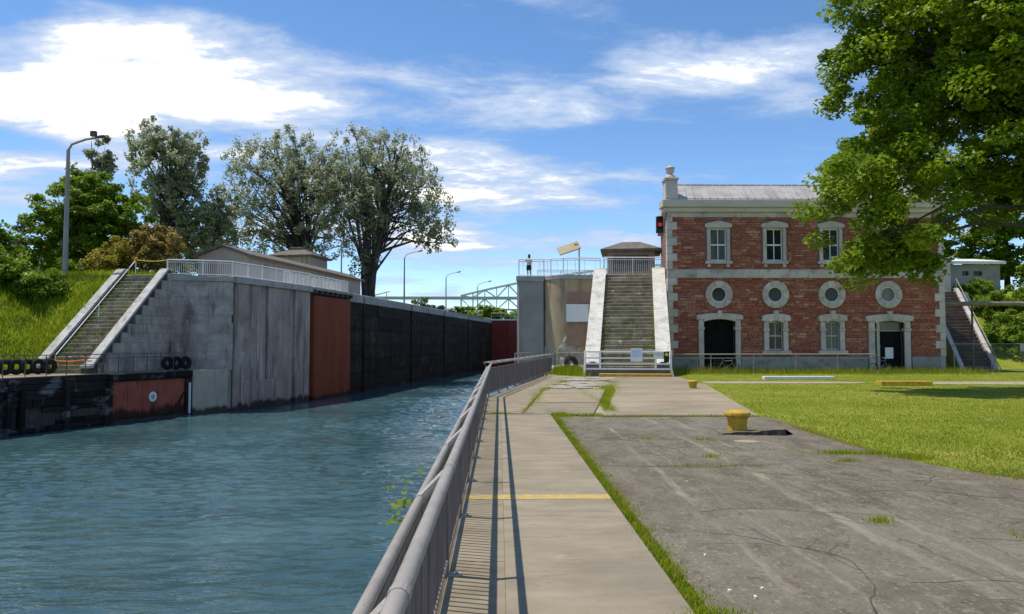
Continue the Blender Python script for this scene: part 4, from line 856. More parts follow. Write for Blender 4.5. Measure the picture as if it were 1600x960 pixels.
# roof: standing seam panels
RZ0, RZ1, RD = 11.9, 13.45, 2.6; pw = .53
mb = MB(); y0, y1 = -.46, RD; dx = SK*(y1-y0)
def rpt(x, y, o_=0): return (x+SK*(y-y0), y, RZ0+(RZ1-RZ0)*(y-y0)/(y1-y0)+o_)
mb.add([rpt(0, y0), rpt(pw, y0), rpt(pw, y1), rpt(0, y1), rpt(0, y0, .03), rpt(pw, y0, .03), rpt(pw, y1, .03), rpt(0, y1, .03)], [(3, 2, 1, 0), (4, 5, 6, 7), (0, 1, 5, 4), (1, 2, 6, 5), (2, 3, 7, 6), (3, 0, 4, 7)])
s0, s1 = -.022, .022
mb.add([rpt(s0, y0), rpt(s1, y0), rpt(s1, y1), rpt(s0, y1), rpt(s0, y0, .10), rpt(s1, y0, .10), rpt(s1, y1, .10), rpt(s0, y1, .10)], [(3, 2, 1, 0), (4, 5, 6, 7), (0, 1, 5, 4), (1, 2, 6, 5), (2, 3, 7, 6), (3, 0, 4, 7)])
RM = mesh(mb, 'roof_panel', 'roof_metal'); x = .75
while x < BW+.3: inst(RM, 'roof_panel', bd, (x, 0, 0)); x += pw
mb = MB(); P0, P1 = rpt(.7, RD), rpt(BW+.4, RD); mb.add([P0, P1, (BW+.4+BD*SK, BD+.3, 12.0), (.7+BD*SK, BD+.3, 12.0)], [(0, 1, 2, 3)]); mb.add([(.72, -.3, 11.885), (BW, -.3, 11.885), (BW+BD*SK, BD, 11.885), (.72+BD*SK, BD, 11.885)], [(0, 1, 2, 3)]); mb.build('rear_roof', 'roof_metal', bd)
MB().tube([rpt(.7, RD, .06), rpt(BW+.4, RD, .06)], .07, 6).build('ridge_cap', 'roof_metal', bd)
mb = MB(); mb.add([rpt(.72, y0), rpt(.72, RD), (.72+SK*RD, RD, 11.88), (.72, y0, 11.88)], [(0, 1, 2, 3)]); mb.build('gable', 'cornice_paint', bd)
# corner chimney pedestal with urn finial
ch = MB(); ch.cbox(-.18, .66, -.42, .5, 11.885, 13.2, .03).cbox(-.26, .74, -.5, .58, 13.2, 13.42, .04).cbox(-.22, .70, -.46, .54, 11.89, 12.1, .03)
ch = ch.build('chimney', 'trim_stone', bd)
mb = MB(); mb.lathe([(.42, 13.42), (.40, 13.52), (.30, 13.62), (.20, 13.68), (.18, 13.76), (.27, 13.84), (.31, 13.96), (.28, 14.08), (.35, 14.12), (.34, 14.18), (.20, 14.24), (.08, 14.32), (.05, 14.40), (.01, 14.42)], 18, (.24, .04)); mb.build('urn', 'trim_stone', ch, True)
# signal lamp on the corner
tl = thing('signal_light', 'black signal light with a red lamp on the building corner', 'traffic light', (BX-.55, BY-.2, 9.55))
MB().cbox(-.26, .2, -.16, .16, 0, 1.16, .03).build('housing', 'black_plastic', tl)
MB().tube([(.1, .1, .1), (.7, .25, .1)], .03, 6).build('bracket', 'rail_dark', tl); MB().tube([(.1, .1, 1.0), (.7, .25, 1.0)], .03, 6).build('bracket', 'rail_dark', tl)
for k, (zz, mt) in enumerate(((.97, 'black_plastic'), (.58, 'lens_red'), (.2, 'lens_dark'))):
    MB().extr([(-.03+.15*math.cos(2*PI*j/16), zz+.15*math.sin(2*PI*j/16)) for j in range(16)], -.19, -.161).build('lens', mt, tl)
    mb = MB(); n_ = 9; mb.v = [(-.03+.17*math.cos(PI*j/(n_-1)), y_, zz+.17*math.sin(PI*j/(n_-1))) for y_ in (-.16, -.36) for j in range(n_)]; mb.f = [(j, j+1, n_+j+1, n_+j) for j in range(n_-1)]; mb.build('visor', 'black_plastic', tl)
# pipe barrier in front of the building
pb = thing('pipe_barrier', 'low grey two-rail pipe barrier in the grass before the building', 'railing', (10.9, 49.6, 0))
MB().tube([(0, 0, -.1), (0, 0, 1.0), (.08, 0, 1.15), (.2, 0, 1.2), (13.8, .9, 1.2), (14.2, .95, 1.1), (14.25, .95, -.1)], .04, 8).build('rail', 'galvanised', pb); MB().tube([(0, 0, .95), (14.2, .93, .95)], .035, 8).build('rail', 'galvanised', pb)
for k in range(1, 5): MB().tube([(k*2.85, k*.188, -.1), (k*2.85, k*.188, 1.2)], .035, 6).build('post', 'galvanised', pb)

# ---- bicycles
def bicycle(lab, fmat, loc, rz, group=None):
    t = thing('bicycle', lab, 'bicycle', loc, rz, group)
    for x in (-.53, .53):
        mb = MB(); k = 22
        for i in range(k):
            a = 2*PI*i/k; mb.v += [((.315+.022*math.cos(q))*math.cos(a)+x, .02*math.sin(q), .335+(.315+.022*math.cos(q))*math.sin(a)) for q in (0, PI/2, PI, 3*PI/2)]
        mb.f = [(i*4+j, i*4+(j+1) % 4, ((i+1) % k)*4+(j+1) % 4, ((i+1) % k)*4+j) for i in range(k) for j in range(4)]
        wh = mb.build('wheel', 'tyre', t); mb = MB()
        for i in range(9): a = PI*i/9; mb.tube([(x-.3*math.cos(a), 0, .335-.3*math.sin(a)), (x+.3*math.cos(a), 0, .335+.3*math.sin(a))], .003, 3, False)
        mb.tube([(x, -.06, .335), (x, .06, .335)], .025, 6); mb.build('spokes', 'galvanised', wh)
    mb = MB(); bb, st, hd, hb = (-.08, 0, .29), (-.24, 0, .78), (.36, 0, .82), (.39, 0, .68)
    for a, b_ in ((bb, st), (st, hd), (bb, hb), (hd, hb), ((-.53, 0, .335), bb), ((-.53, 0, .335), st), (hb, (.53, 0, .335))): mb.tube([a, b_], .022, 6)
    mb.build('frame', fmat, t); MB().tube([st, (-.27, 0, .93)], .016, 6).build('seat_post', 'galvanised', t)
    MB().cbox(-.40, -.14, -.07, .07, .93, .985, .025).build('saddle', 'tyre', t)
    MB().tube([hd, (.35, 0, .96), (.40, -.12, 1.0), (.33, -.29, 1.0)], .015, 6).tube([(.35, 0, .96), (.40, .12, 1.0), (.33, .29, 1.0)], .015, 6).build('handlebar', 'galvanised', t)
    MB().cbox(-.12, -.04, -.16, -.02, .27, .31, .01).build('pedal', 'tyre', t); return t
bicycle('blue-black bicycle parked by the black entrance door', 'frame_blue', (25.0, 50.1, -.05), .1)
bicycle('dark bicycle leaning behind the pipe barrier at the wide dark doorway', 'frame_black', (14.4, 50.35, -.05), .25)
bicycle('silver-grey bicycle beside another at the wide dark doorway', 'galvanised', (15.1, 50.9, -.05), -.2)

# ================================================================== SMALL THINGS ON THE GROUND
def bollard(lab, loc, s):
    t = thing('mooring_bollard', lab, 'bollard', loc); k = 28
    MB().lathe([(.19*s, -.05), (.19*s, .03*s), (.185*s, .12*s), (.195*s, .2*s), (.215*s, .25*s), (.24*s, .275*s)], k).build('post', 'yellow_paint', t, True)
    MB().lathe([(.24*s, .276*s), (.262*s, .29*s), (.27*s, .32*s), (.255*s, .355*s), (.215*s, .375*s), (.205*s, .372*s), (.15*s, .385*s), (.13*s, .40*s), (.02*s, .405*s)], k).build('cap', 'yellow_paint', t, True)
bollard('yellow mooring bollard on the cracked asphalt', (5.19, 16.75, .02), 1.08)
bollard('small yellow mooring bollard at the grass edge by the pale apron', (8.25, 32.7, 0), .85)
mb = MB(); nn = 15; pts = []
for i in range(nn):
    u = i/(nn-1); pts.append((4.66+1.32*u, 16.16-.16*u+.03*math.sin(i*2.3), .0+.115*u**.7*(1-.35*math.exp(-((u-.5)/.12)**2))))
mb.v = [(x, y, -.05) for x, y, z in pts]+list(pts)+[(x+.1, y+.9, -.012) for x, y, z in pts]
mb.f = [(i, i+1, nn+i+1, nn+i) for i in range(nn-1)]; struct(mb.build('broken_edge', 'mortar_dark'))
mb = MB(); mb.v = list(pts)+[(x+.12, y+1.15, -.014) for x, y, z in pts]+[(pts[-1][0]+.25, pts[-1][1]+.2, -.03)]; mb.f = [(i, i+1, nn+i+1, nn+i) for i in range(nn-1)]+[(nn-1, 2*nn, 2*nn-1)]; struct(mb.build('heaved_asphalt', 'asphalt'))
mb = MB(); k = 16; mb.prism([(4.55+.24*math.cos(2*PI*j/k)*random.uniform(.85, 1.1)+.3, 15.05+.22*math.sin(2*PI*j/k)*random.uniform(.85, 1.1)) for j in range(k)], -.05, -.009); struct(mb.build('concrete_patch', 'concrete_apron'))
tag(MB().cbox(17.6, 20.0, 35.2, 35.75, -.06, .16, .02).build('timber_beam', 'yellow_paint'), 'yellow painted timber beam lying on the lawn', 'beam')
tag(MB().cbox(14.3, 18.1, 41.3, 41.7, -.06, .13, .02).build('timber_beam', 'stone_white'), 'long white beam lying on the lawn near the pipe barrier', 'beam')
for i, (x, y, lab) in enumerate(((1.86, 7.0, 'white scrap'), (2.05, 6.05, 'b'), (1.93, 5.85, 'c'), (1.78, 6.0, 'd'), (2.6, 10.7, 'e'))):
    mb = MB(); kk = 6; mb.prism([(x+.014*random.uniform(.6, 1.3)*math.cos(2*PI*j/kk), y+.02*random.uniform(.6, 1.3)*math.sin(2*PI*j/kk)) for j in range(kk)], -.016, .002)
    tag(mb.build('pebble', 'stone_white'), 'tiny white pebble lying on the asphalt near the weed strip', 'pebble', 'white pebbles on the asphalt')

# ================================================================== GRASS AND WEEDS
def in_poly(px, py, poly):
    c = np.zeros(len(px), bool); j = len(poly)-1
    for i in range(len(poly)):
        (xi, yi), (xj, yj) = poly[i], poly[j]
        c ^= ((yi > py) != (yj > py)) & (px < (xj-xi)*(py-yi)/(yj-yi+1e-12)+xi); j = i
    return c
n_ = 230000; yy = 6+(rng.random(n_)**1.7)*46; xx = 6.2+rng.random(n_)*(yy*.72+2); ok = ~in_poly(xx, yy, asph) & ~in_poly(xx, yy, [(2, 20.1), (6.92, 20.15), (9.75, 36), (10.4, 44.2), (3, 44.2)])
for pth in ([(10.2, 37.1), (17.2, 37.0), (18.3, 37.9), (17.5, 38.6), (10.3, 39.2)], [(19.6, 36.6), (40, 33.3), (60, 33), (60, 38.5), (40, 39), (21, 38.6)]): ok &= ~in_poly(xx, yy, pth)
P = np.stack([xx[ok], yy[ok], np.full(ok.sum(), -.05)], 1); tag(blades('lawn_grass', P, .02, .055, .016, 'grass_blade', .8), 'short mown green grass of the lawn', 'grass', kind='stuff')
n_ = 9000; yy = 47.5+rng.random(n_)*5.2; xx = 10.6+rng.random(n_)*21; k = rng.random(n_) < np.where(yy > 49, .9, .35)
P = np.stack([xx[k], yy[k], np.full(k.sum(), -.05)], 1); tag(blades('long_grass', P, .15, .55, .03, 'grass_blade', .5), 'longer grass at the foot of the building', 'grass', kind='stuff')
# weed strip beside the walkway
def strip(n_, x0, x1, y0, y1, clump):
    y = rng.uniform(y0, y1, n_); cl = .5+.5*np.sin(y*3.1+2*np.sin(y*1.3))*np.sin(y*7.7); k = rng.random(n_) < (1-clump)+clump*cl; y = y[k]
    return np.stack([rng.normal((x0+x1)/2, (x1-x0)/3.2, len(y)), y, np.full(len(y), -.05)], 1)
PW = np.concatenate([strip(21000, 1.39, 1.56, 3.2, 20.6, .97), strip(2400, 1.3, 1.7, 4.9, 5.6, .1)]); 
tag(blades('weed_strip', PW, .02, .085, .02, 'weed_blade', .9), 'green weeds growing in the joint beside the walkway', 'weeds', kind='stuff')
tag(blades('dry_weeds', strip(9000, 1.38, 1.66, 3.2, 20.6, .5), .02, .07, .016, 'dry_blade', 1.1), 'dry weeds in the joint beside the walkway', 'weeds', kind='stuff')
def line(n_, x0, y0, x1, y1, w_):
    t_ = rng.random(n_); k_ = rng.random(n_) < .35+.65*np.abs(np.sin(t_*9+x0*3)); t_ = t_[k_]; return np.stack([x0+(x1-x0)*t_+rng.normal(0, w_, len(t_)), y0+(y1-y0)*t_+rng.normal(0, w_, len(t_)), np.full(len(t_), -.04)], 1)
def patch(n_, cx, cy, rx, ry): a = rng.normal(0, 1, (n_, 2)); return np.stack([cx+a[:, 0]*rx, cy+a[:, 1]*ry, np.full(n_, -.04)], 1)
PG = [patch(700, 6.0, 13.4, .22, .10), patch(350, 6.5, 13.3, .13, .07), patch(900, 6.9, 12.95, .18, .09), patch(160, 4.1, 8.3, .06, .06), patch(150, 5.65, 12.5, .12, .05), patch(110, 5.3, 7.6, .09, .05), patch(140, 6.9, 7.55, .1, .05), patch(80, 5.0, 5.9, .07, .05), patch(110, 3.6, 13.0, .1, .07),
      patch(110, 3.0, 15.5, .2, .08), patch(100, 4.1, 15.3, .15, .06), patch(1100, 1.65, 20.7, .16, .16), patch(400, 2.4, 20.7, .22, .10), patch(200, 3.2, 12.0, .5, .05), patch(500, 4.6, 20.15, 1.4, .05), patch(700, 1.9, 31.8, .12, .7), patch(600, 1.35, 27.0, .12, 1.4), patch(900, 3.3, 27.5, .14, 2.2), patch(900, 4.7, 34, .25, 2.6), patch(500, 3.6, 38, .8, 1.6),
      line(2200, 3.15, 21.5, 3.45, 25.2, .09), line(3200, 3.4, 25, 4.55, 31.6, .12), line(3000, 4.55, 31.6, 5.75, 39.5, .22), line(1500, 1.1, 24.8, 1.85, 32, .08), line(700, .65, 21, 1.08, 24.9, .05), line(900, 2.7, 20.3, 6.9, 20.2, .03), line(1600, 1.9, 31.9, 3.9, 43, .2), line(600, 2.0, 32.1, 4.4, 31.8, .08), patch(350, -.05, 20.95, .25, .04), patch(1200, 4.9, 47.5, .6, 1.2)]
tag(blades('weed_tufts', np.concatenate(PG), .03, .12, .016, 'weed_blade', .8), 'scattered green weed tufts in cracks of asphalt and slabs', 'weeds', kind='stuff')
tag(blades('edge_weeds', np.concatenate([patch(1300, 6.75, 17.5, .12, 1.6), patch(900, 6.65, 14, .1, 1.2), patch(1200, 7.4, 10.8, .35, .4), patch(700, 4.6, 13.9, .9, .18), patch(300, 6.25, 13.0, .2, .4), patch(350, 5.2, 13.2, .3, .2)]), .02, .07, .013, 'dry_blade', 1.0), 'dry yellowed weeds along the lawn edge', 'weeds', kind='stuff')
n_ = 2600; u = rng.random(n_); P = np.stack([3.7+u*1.4+rng.normal(0, .2, n_), 48.6-u*2.2+rng.normal(0, .8, n_), np.full(n_, -.05)], 1); tag(blades('tall_weeds', P, .2, .75, .03, 'weed_blade', .4), 'tall weeds behind the thin wire gate panel', 'weeds', kind='stuff')
# weeds in the stairs
PS = []
for _ in range(1000):
    i = int(min(26, abs(rng.normal(3, 6)))) if rng.random() < .55 else rng.integers(0, 27)
    u = rng.choice([rng.normal(2.6, .5), rng.normal(4.05, .15), rng.normal(1.05, .12), rng.uniform(1, 4.1)]); u = min(4.2, max(.9, u)); v = i*11.3/27+.30
    PS.append((RS[0]+u*math.cos(RA)-v*math.sin(RA), RS[1]+u*math.sin(RA)+v*math.cos(RA), (i+1)*7/27))
tag(blades('stair_weeds', np.array(PS), .08, .36, .03, 'weed_blade', .5), 'weeds sprouting between the steps of the white-cheeked stairs', 'weeds', kind='stuff')
PS = []
for _ in range(2600):
    i = rng.integers(0, 26); u = rng.choice([rng.normal(.75, .12), rng.normal(3.2, .2), rng.uniform(.6, 3.4)]); u = min(3.4, max(.6, u)); v = i*8.5/26+.22; p = LSR+LD*v-LN*u
    PS.append((p.x, p.y, (i+1)*7/26))
tag(blades('stair_weeds', np.array(PS), .08, .32, .035, 'tall_grass', .5), 'weeds sprouting between the weathered steps on the bank', 'weeds', kind='stuff')
# tall grass on the left bank
bz = np.array(BANK).reshape(nv, nu, 3); n_ = 75000; j = (.45+.55*rng.random(n_))*(nv-1.01); i = rng.random(n_)**.85*(nu*.55)
j0, i0 = j.astype(int), i.astype(int); fj, fi = (j-j0)[:, None], (i-i0)[:, None]
P = (bz[j0, i0]*(1-fj)*(1-fi)+bz[j0+1, i0]*fj*(1-fi)+bz[j0, i0+1]*(1-fj)*fi+bz[j0+1, i0+1]*fj*fi); q = (P[:, 0]-LS0.x)*LN.x+(P[:, 1]-LS0.y)*LN.y
P = P[(P[:, 1] > 24) & (q > 4.1) & (P[:, 2] > .05)]; tag(blades('bank_grass', P, .2, .65, .07, 'tall_grass', 1.0), 'tall uncut grass on the bank beside the weathered steps', 'grass', kind='stuff')
n_ = 9000; P = np.stack([rng.uniform(-34, -17, n_), rng.uniform(57.8, 66, n_), np.full(n_, DK-.02)], 1); P = P[(P[:, 0] < -25.5)]
tag(blades('bank_grass', P, .2, .6, .07, 'tall_grass', .6), 'tall grass on the ground above the weathered steps', 'grass', kind='stuff')

# ================================================================== TREES
def leaves(cent, rad, per, size, flat=.45, up=.7):
    n_ = len(cent)*per; c = np.repeat(cent, per, 0); r = np.repeat(rad, per)[:, None]
    d = rng.normal(0, 1, (n_, 3)); d /= np.linalg.norm(d, axis=1, keepdims=True); d *= rng.random((n_, 1))**.42; d[:, 2] *= flat
    p = c+d*r
    nrm = rng.normal(0, 1, (n_, 3)); nrm[:, 2] = np.abs(nrm[:, 2])+up; nrm += d*.6; nrm /= np.linalg.norm(nrm, axis=1, keepdims=True)
    t_ = np.cross(nrm, rng.normal(0, 1, (n_, 3))); t_ /= np.linalg.norm(t_, axis=1, keepdims=True); b_ = np.cross(nrm, t_)
    s = size*rng.uniform(.6, 1.3, (n_, 1)); V = np.zeros((n_, 4, 3))
    V[:, 0] = p-t_*s*.6; V[:, 1] = p+b_*s*.36-nrm*s*.06; V[:, 2] = p+t_*s*.6-nrm*s*.12; V[:, 3] = p-b_*s*.36-nrm*s*.06
    return V
def tree(name, lab, base, blobs, ncl, per, leaf, mat, cl=(.9, 1.6), trunk=.3, fork=.35, limbs=26, cat='tree', group=None, flat=.5, shell=.45, lean=(0, 0), seed=1, trunks=1, up=.7):
    global rng; rng = np.random.default_rng(seed); rr = random.Random(seed)
    t = thing(name, lab, cat, base, 0, group); wts = np.array([b[3]*b[4]*b[5] for b in blobs])**.75; wts /= wts.sum()
    idx = rng.choice(len(blobs), ncl, p=wts); B = np.array(blobs)[idx]
    d = rng.normal(0, 1, (ncl, 3)); d /= np.linalg.norm(d, axis=1, keepdims=True); d *= (rng.random((ncl, 1))**shell)
    cent = B[:, :3]+d*B[:, 3:6]; rad = rng.uniform(cl[0], cl[1], ncl)
    quads('crown', leaves(cent, rad, per, leaf, flat, up), mat, t)
    top = max(b[2]+b[5] for b in blobs); cx = sum(b[0] for b in blobs)/len(blobs); cy = sum(b[1] for b in blobs)/len(blobs)
    F = Vector((lean[0], lean[1], top*fork)); mb = MB()
    for q in range(trunks):
        dx = (q-(trunks-1)/2)*trunk*2.2; mb.tube([(dx*.5, 0, -.3), (dx*.6+F.x*.3, F.y*.3, F.z*.45), (dx+F.x, F.y, F.z)], [trunk*1.25, trunk*.95, trunk*.8], 8)
        mb.tube([(dx+F.x, F.y, F.z), (dx*2+F.x*.6+cx*.4, cy*.5, F.z+(top-F.z)*.5), (dx*2.5+cx, cy, top*.93)], [trunk*.8, trunk*.45, trunk*.08], 7)
    tk = mb.build('trunk', 'bark', t, True); mb = MB()
    if limbs:
        order = rng.choice(ncl, min(limbs, ncl), replace=False)
        for k in order:
            e = Vector(cent[k]); s0 = F.lerp(Vector((cx, cy, top*.8)), rr.uniform(-.15, .95)*max(0, min(1, (e.z-F.z*.6)/(top-F.z)+.15))); r0 = trunk*rr.uniform(.28, .5)
            mid = s0.lerp(e, .5)+Vector((rr.uniform(-.4, .4), rr.uniform(-.4, .4), (e-s0).length*rr.uniform(.02, .14)))
            mb.tube([s0, s0.lerp(mid, .5)+Vector((0, 0, .1)), mid, mid.lerp(e, .55), e], [r0, r0*.75, r0*.5, r0*.3, r0*.1], 5, False)
        mb.build('limbs', 'bark', tk, True)
    return t
# near maple at the right
tree('maple_tree', 'large sunlit green maple overhanging the red stone building', (25.5, 31, -.05),
     [(0, 0, 13.8, 9.0, 7.5, 6.2), (-6.0, -.5, 13.0, 5.4, 5, 4.4), (-7.5, 0, 8.6, 4.6, 4, 2.0), (-11.0, -.5, 8.2, 2.4, 2.6, 1.3), (-10.2, 0, 5.9, 2.6, 3.0, 1.1), (-9.6, 0, 5.4, 2.4, 3.0, .9), (-2.0, -1, 9.4, 6, 5, 2.0), (-8.0, 0, 15, 4, 4, 3.2), (-9.8, .5, 11.4, 2.6, 3, 1.8)],
     900, 200, .19, 'maple_leaf', (.4, .95), .34, .34, 90, flat=.72, shell=.42, lean=(-.6, 0), seed=5, up=.7)
tree('cottonwood_tree', 'tall grey-green cottonwood with forked trunks behind the long shed roof', (-25.5, 102, DK), [(-3.5, 0, 17, 8.8, 7, 6), (-6, 0, 10, 6, 5, 4), (2.5, 0, 13.5, 6.5, 6, 8.5), (-2, 0, 20.5, 6, 5, 3.8), (-8, 0, 15.5, 3.5, 4, 6.5)],
     640, 44, .30, 'poplar_leaf', (.35, .95), .5, .16, 90, flat=1.3, shell=.5, seed=8, trunks=2, up=.2)
tree('cottonwood_tree', 'tall broad cottonwood leaning out over the lock wall', (-17.2, 101, DK), [(1.5, 0, 16.5, 7.5, 7, 7), (6.5, 0, 13, 5.2, 5, 5.5), (8.8, 0, 9, 3.8, 3.5, 2.6), (-2, 0, 15, 5, 6, 8.6), (-.5, 0, 5, 2.6, 3, 3.4), (4, 0, 20, 3.5, 4, 3)],
     680, 44, .30, 'poplar_leaf', (.35, .95), .55, .16, 90, flat=1.3, shell=.5, seed=9, trunks=2, up=.2)
tree('poplar_tree', 'tall grey poplar rising behind the dark green tree', (-39.8, 92, DK), [(0, 0, 15.5, 4.8, 4, 5.2), (-2.0, 0, 19, 2.6, 3, 3), (2.4, 0, 17.5, 2.4, 3, 3.6), (1.5, 0, 10.5, 4.4, 3.5, 4)], 430, 46, .33, 'poplar_leaf', (.35, .85), .4, .25, 60, flat=1, seed=12, up=.2)
tree('poplar_tree', 'smaller thin grey poplar beside the olive bush', (-36.0, 95, DK), [(0, 0, 8, 4.0, 3.4, 4.6), (1.6, 0, 11.5, 2.4, 2, 3), (-2.5, 0, 5.5, 2.6, 2, 2.4)], 260, 42, .32, 'poplar_leaf', (.35, .8), .3, .18, 50, flat=1, seed=13, up=.2)
tree('poplar_tree', 'pale grey pointed tree behind the double-headed lamp post', (-50.0, 95, DK), [(0, 0, 13, 3.2, 2.6, 6), (.3, 0, 18.5, 1.6, 1.5, 3), (-2, 0, 9, 3.4, 3, 4)], 200, 60, .42, 'grey_leaf', (.45, .9), .35, .3, 30, flat=1, seed=14, up=.2)
tree('round_tree', 'dense dark green tree behind the lamp post on the bank', (-35.2, 66, DK-.2), [(0, 0, 5.4, 4.8, 3.8, 4.2), (2.6, 0, 5.0, 3.0, 3, 4), (-2.8, 0, 4.2, 3.0, 3, 3.8), (-.5, 0, 8.0, 2.8, 2.4, 2.0), (3.2, 0, 2.8, 2.6, 2, 2.6)], 330, 120, .27, 'dark_leaf', (.45, .85), .28, .3, 16, flat=.6, seed=15)
tree('olive_bush', 'olive green rounded bush at the head of the weathered steps', (-30.2, 61.5, DK-.2), [(0, 0, 1.8, 2.0, 1.7, 1.9), (-1.3, 0, 1.2, 1.5, 1.4, 1.3)], 170, 90, .17, 'olive_leaf', (.25, .5), .1, .2, 14, cat='bush', flat=.9, seed=16)
tree('olive_bush', 'taller brownish bush between the olive bush and the deck railing', (-27.6, 62.0, DK-.2), [(0, 0, 2.5, 2.0, 1.7, 2.3), (1.1, 0, 1.7, 1.5, 1.3, 1.7), (-.6, 0, 3.4, 1.3, 1.2, 1.3)], 200, 90, .17, 'brown_leaf', (.25, .5), .1, .2, 16, cat='bush', flat=.9, seed=17)
for i, (x, y, h, lab) in enumerate(((-66, 98, 13, 'dark grey conifer at the far edge of the wood'), (-62.5, 101, 11.5, 'shorter dark grey conifer beside the taller one'), (-57, 100, 12.8, 'slim dark conifer nearest the dark green tree'), (-70, 104, 12, 'dark conifer standing behind the other conifers'))):
    tree('conifer_tree', lab, (x, y, DK), [(0, 0, h*.25, 2.6, 2.6, h*.2), (0, 0, h*.5, 1.8, 1.8, h*.22), (0, 0, h*.78, .9, .9, h*.22)], 70, 110, .4, 'conifer_leaf', (.6, 1.1), .25, .5, 0, seed=20+i, flat=.5, up=.1)
for i, (x, y, z, r, mt, lab) in enumerate(((-40.0, 57.0, DK-.3, 2.6, 'dark_leaf', 'dark green shrub low on the bank before the wood'), (-41, 60, DK-.2, 3.2, 'dark_leaf', 'broad dark shrub at the edge of the wood'), (-33.4, 56.2, 5.6, 1.4, 'bright_leaf', 'bright green shrub below the lamp post on the bank'), (-36.4, 55.8, 6.3, 1.7, 'bright_leaf', 'bright green shrub farther from the steps on the bank'), (-45, 64, DK-.2, 3.6, 'conifer_leaf', 'large grey-green shrub before the conifers'), (-39.5, 75, DK-.2, 3.4, 'dark_leaf', 'dark shrub filling the gap behind the round tree'))):
    if y < 57.4: z = bank_z(Vector((x, y)))-.1
    tree('shrub', lab, (x, y, z), [(0, 0, r*.8, r, r*.9, r*.9), (r*.6, 0, r*.6, r*.7, r*.7, r*.6), (-r*.6, 0, r*.55, r*.7, r*.7, r*.55)], 70, 120, .11*r**.5+.1, mt, (.3*r**.6, .5*r**.6), .08, .2, 8, cat='shrub', seed=40+i, flat=.7)
# trees and shrubs at the right
tree('spruce_tree', 'dark green tree showing above the metal roof beside the maple', (36.5, 74, DK), [(0, 0, 10, 4.5, 4, 5.5), (-2, 0, 12.5, 2.4, 2.4, 2.6)], 110, 140, .36, 'dark_leaf', (.7, 1.2), .4, .3, 10, seed=60, cat='tree')
for i, (x, y, h, mt, lab) in enumerate(((55, 82, 15, 'bright_leaf', 'leafy green tree behind the white-roofed hut'), (48, 88, 19, 'dark_leaf', 'tall dark tree behind the white-roofed hut'), (57.5, 72, 15, 'dark_leaf', 'dark tree closing the view beyond the hut'), (41, 84, 11, 'far_leaf', 'grey-green tree between roof and hut'))):
    tree('leafy_tree', lab, (x, y, DK), [(0, 0, h*.6, h*.33, h*.3, h*.36), (-h*.15, 0, h*.4, h*.25, h*.2, h*.25), (h*.1, 0, h*.8, h*.2, h*.2, h*.2), (0, 0, h*.2, h*.34, h*.25, h*.2)], 150, 120, .38, mt, (.7, 1.2), .3, .3, 10, seed=61+i)
# embankment right of the building
vs = []; nx, ny = 24, 14
for j in range(ny):
    for i in range(nx):
        x = 32.2+i*2.6; u = j/(ny-1); vs.append((x+.0, 56.5+u*17.5, -.1+7.2*bankz(u*1.05)+.25*math.sin(x*.9+j)*math.sin(u*PI)))
struct(MB().add(vs, [(j*nx+i, j*nx+i+1, (j+1)*nx+i+1, (j+1)*nx+i) for j in range(ny-1) for i in range(nx-1)]).build('embankment', 'bank_soil', smooth=True))
for i in range(9):
    x, y = [(40.4, 61.0), (42.5, 62.5), (44.2, 61), (42.8, 66), (45.6, 66.5), (47.8, 63.5), (42.6, 69.5), (45, 71), (49.5, 69)][i]; u = (y-56.5)/17.5; r = (1.5+.35*(i % 3)) if y < 67 else .85
    tree('bank_shrub', ['sunlit shrub at the foot of the side steps', 'leafy shrub low on the embankment by the wire fence', 'green shrub on the embankment below the hanging pipe', 'bushy shrub midway up the embankment', 'dense shrub under the white-roofed hut', 'round shrub at the embankment edge', 'shrub beside the upper side steps', 'shrub just below the hut wall', 'dark-topped shrub at the corner of the hut'][i], (x, y, 7*bankz(u*1.05)-.2),
         [(0, 0, r*.7, r*1.2, r*1.1, r*.9), (r*.7, .2, r*.5, r*.9, r*.9, r*.6)], 55, 120, .2, 'bright_leaf' if i % 3 else 'dark_leaf', (.35, .6), .07, .2, 6, cat='shrub', seed=80+i, flat=.7)
# side steps
ss = thing('side_steps', 'narrow brown steps with pale cheek walls right of the building', 'staircase', (34.1, 56.6, 0), R(-19))
n_ = 24; run, rise, w_ = 11.0, 6.4, 2.5
for i in range(n_): o = MB().cbox(.32, w_-.32, 0, run/n_+.04, -.24, 0, .02).build('step', 'stair_brown', ss); o.location = (0, i*run/n_, (i+1)*rise/n_)
for x0, mt in ((0, 'cheek_white'), (w_-.3, 'cheek_grey')):
    mb = MB(); pr = [(-.3, -.2), (-.3, .25), (run, rise+.35), (run+.3, rise+.35), (run+.3, -.2)]; vs = [(x0, a, b_) for a, b_ in pr]+[(x0+.3, a, b_) for a, b_ in pr]
    mb.add(vs, [tuple(range(5)), tuple(range(9, 4, -1))]+[(i, 5+i, 5+(i+1) % 5, (i+1) % 5) for i in range(5)]); mb.build('cheek_wall', mt, ss)
mb = MB(); mb.tube([(w_-.15, 0, .2), (w_-.15, 0, 1.15), (w_-.15, run, rise+1.15), (w_-.15, run, rise)], .04, 6); mb.build('handrail', 'galvanised', ss)
for (x, y, z, s) in ((38.6, 60.8, 1.5, 1), (40.8, 66.5, 5.0, 1.15)):
    o = MB().extr([(-.5*s, -.5), (.35*s, -.5), (.45*s, .3*s), (.05*s, 1.15*s), (-.4*s, 1.2*s)], -.25, .25).build('stone_slab', 'cheek_white'); o.location = (x, y, z)
    tag(o, 'pale upright stone slab on the embankment beside the ' + ('lower' if s == 1 else 'upper') + ' side steps', 'stone')
pp = thing('overhead_pipe', 'thick brown pipe running from the building corner across the embankment', 'pipe', (31.0, 54.5, 0))
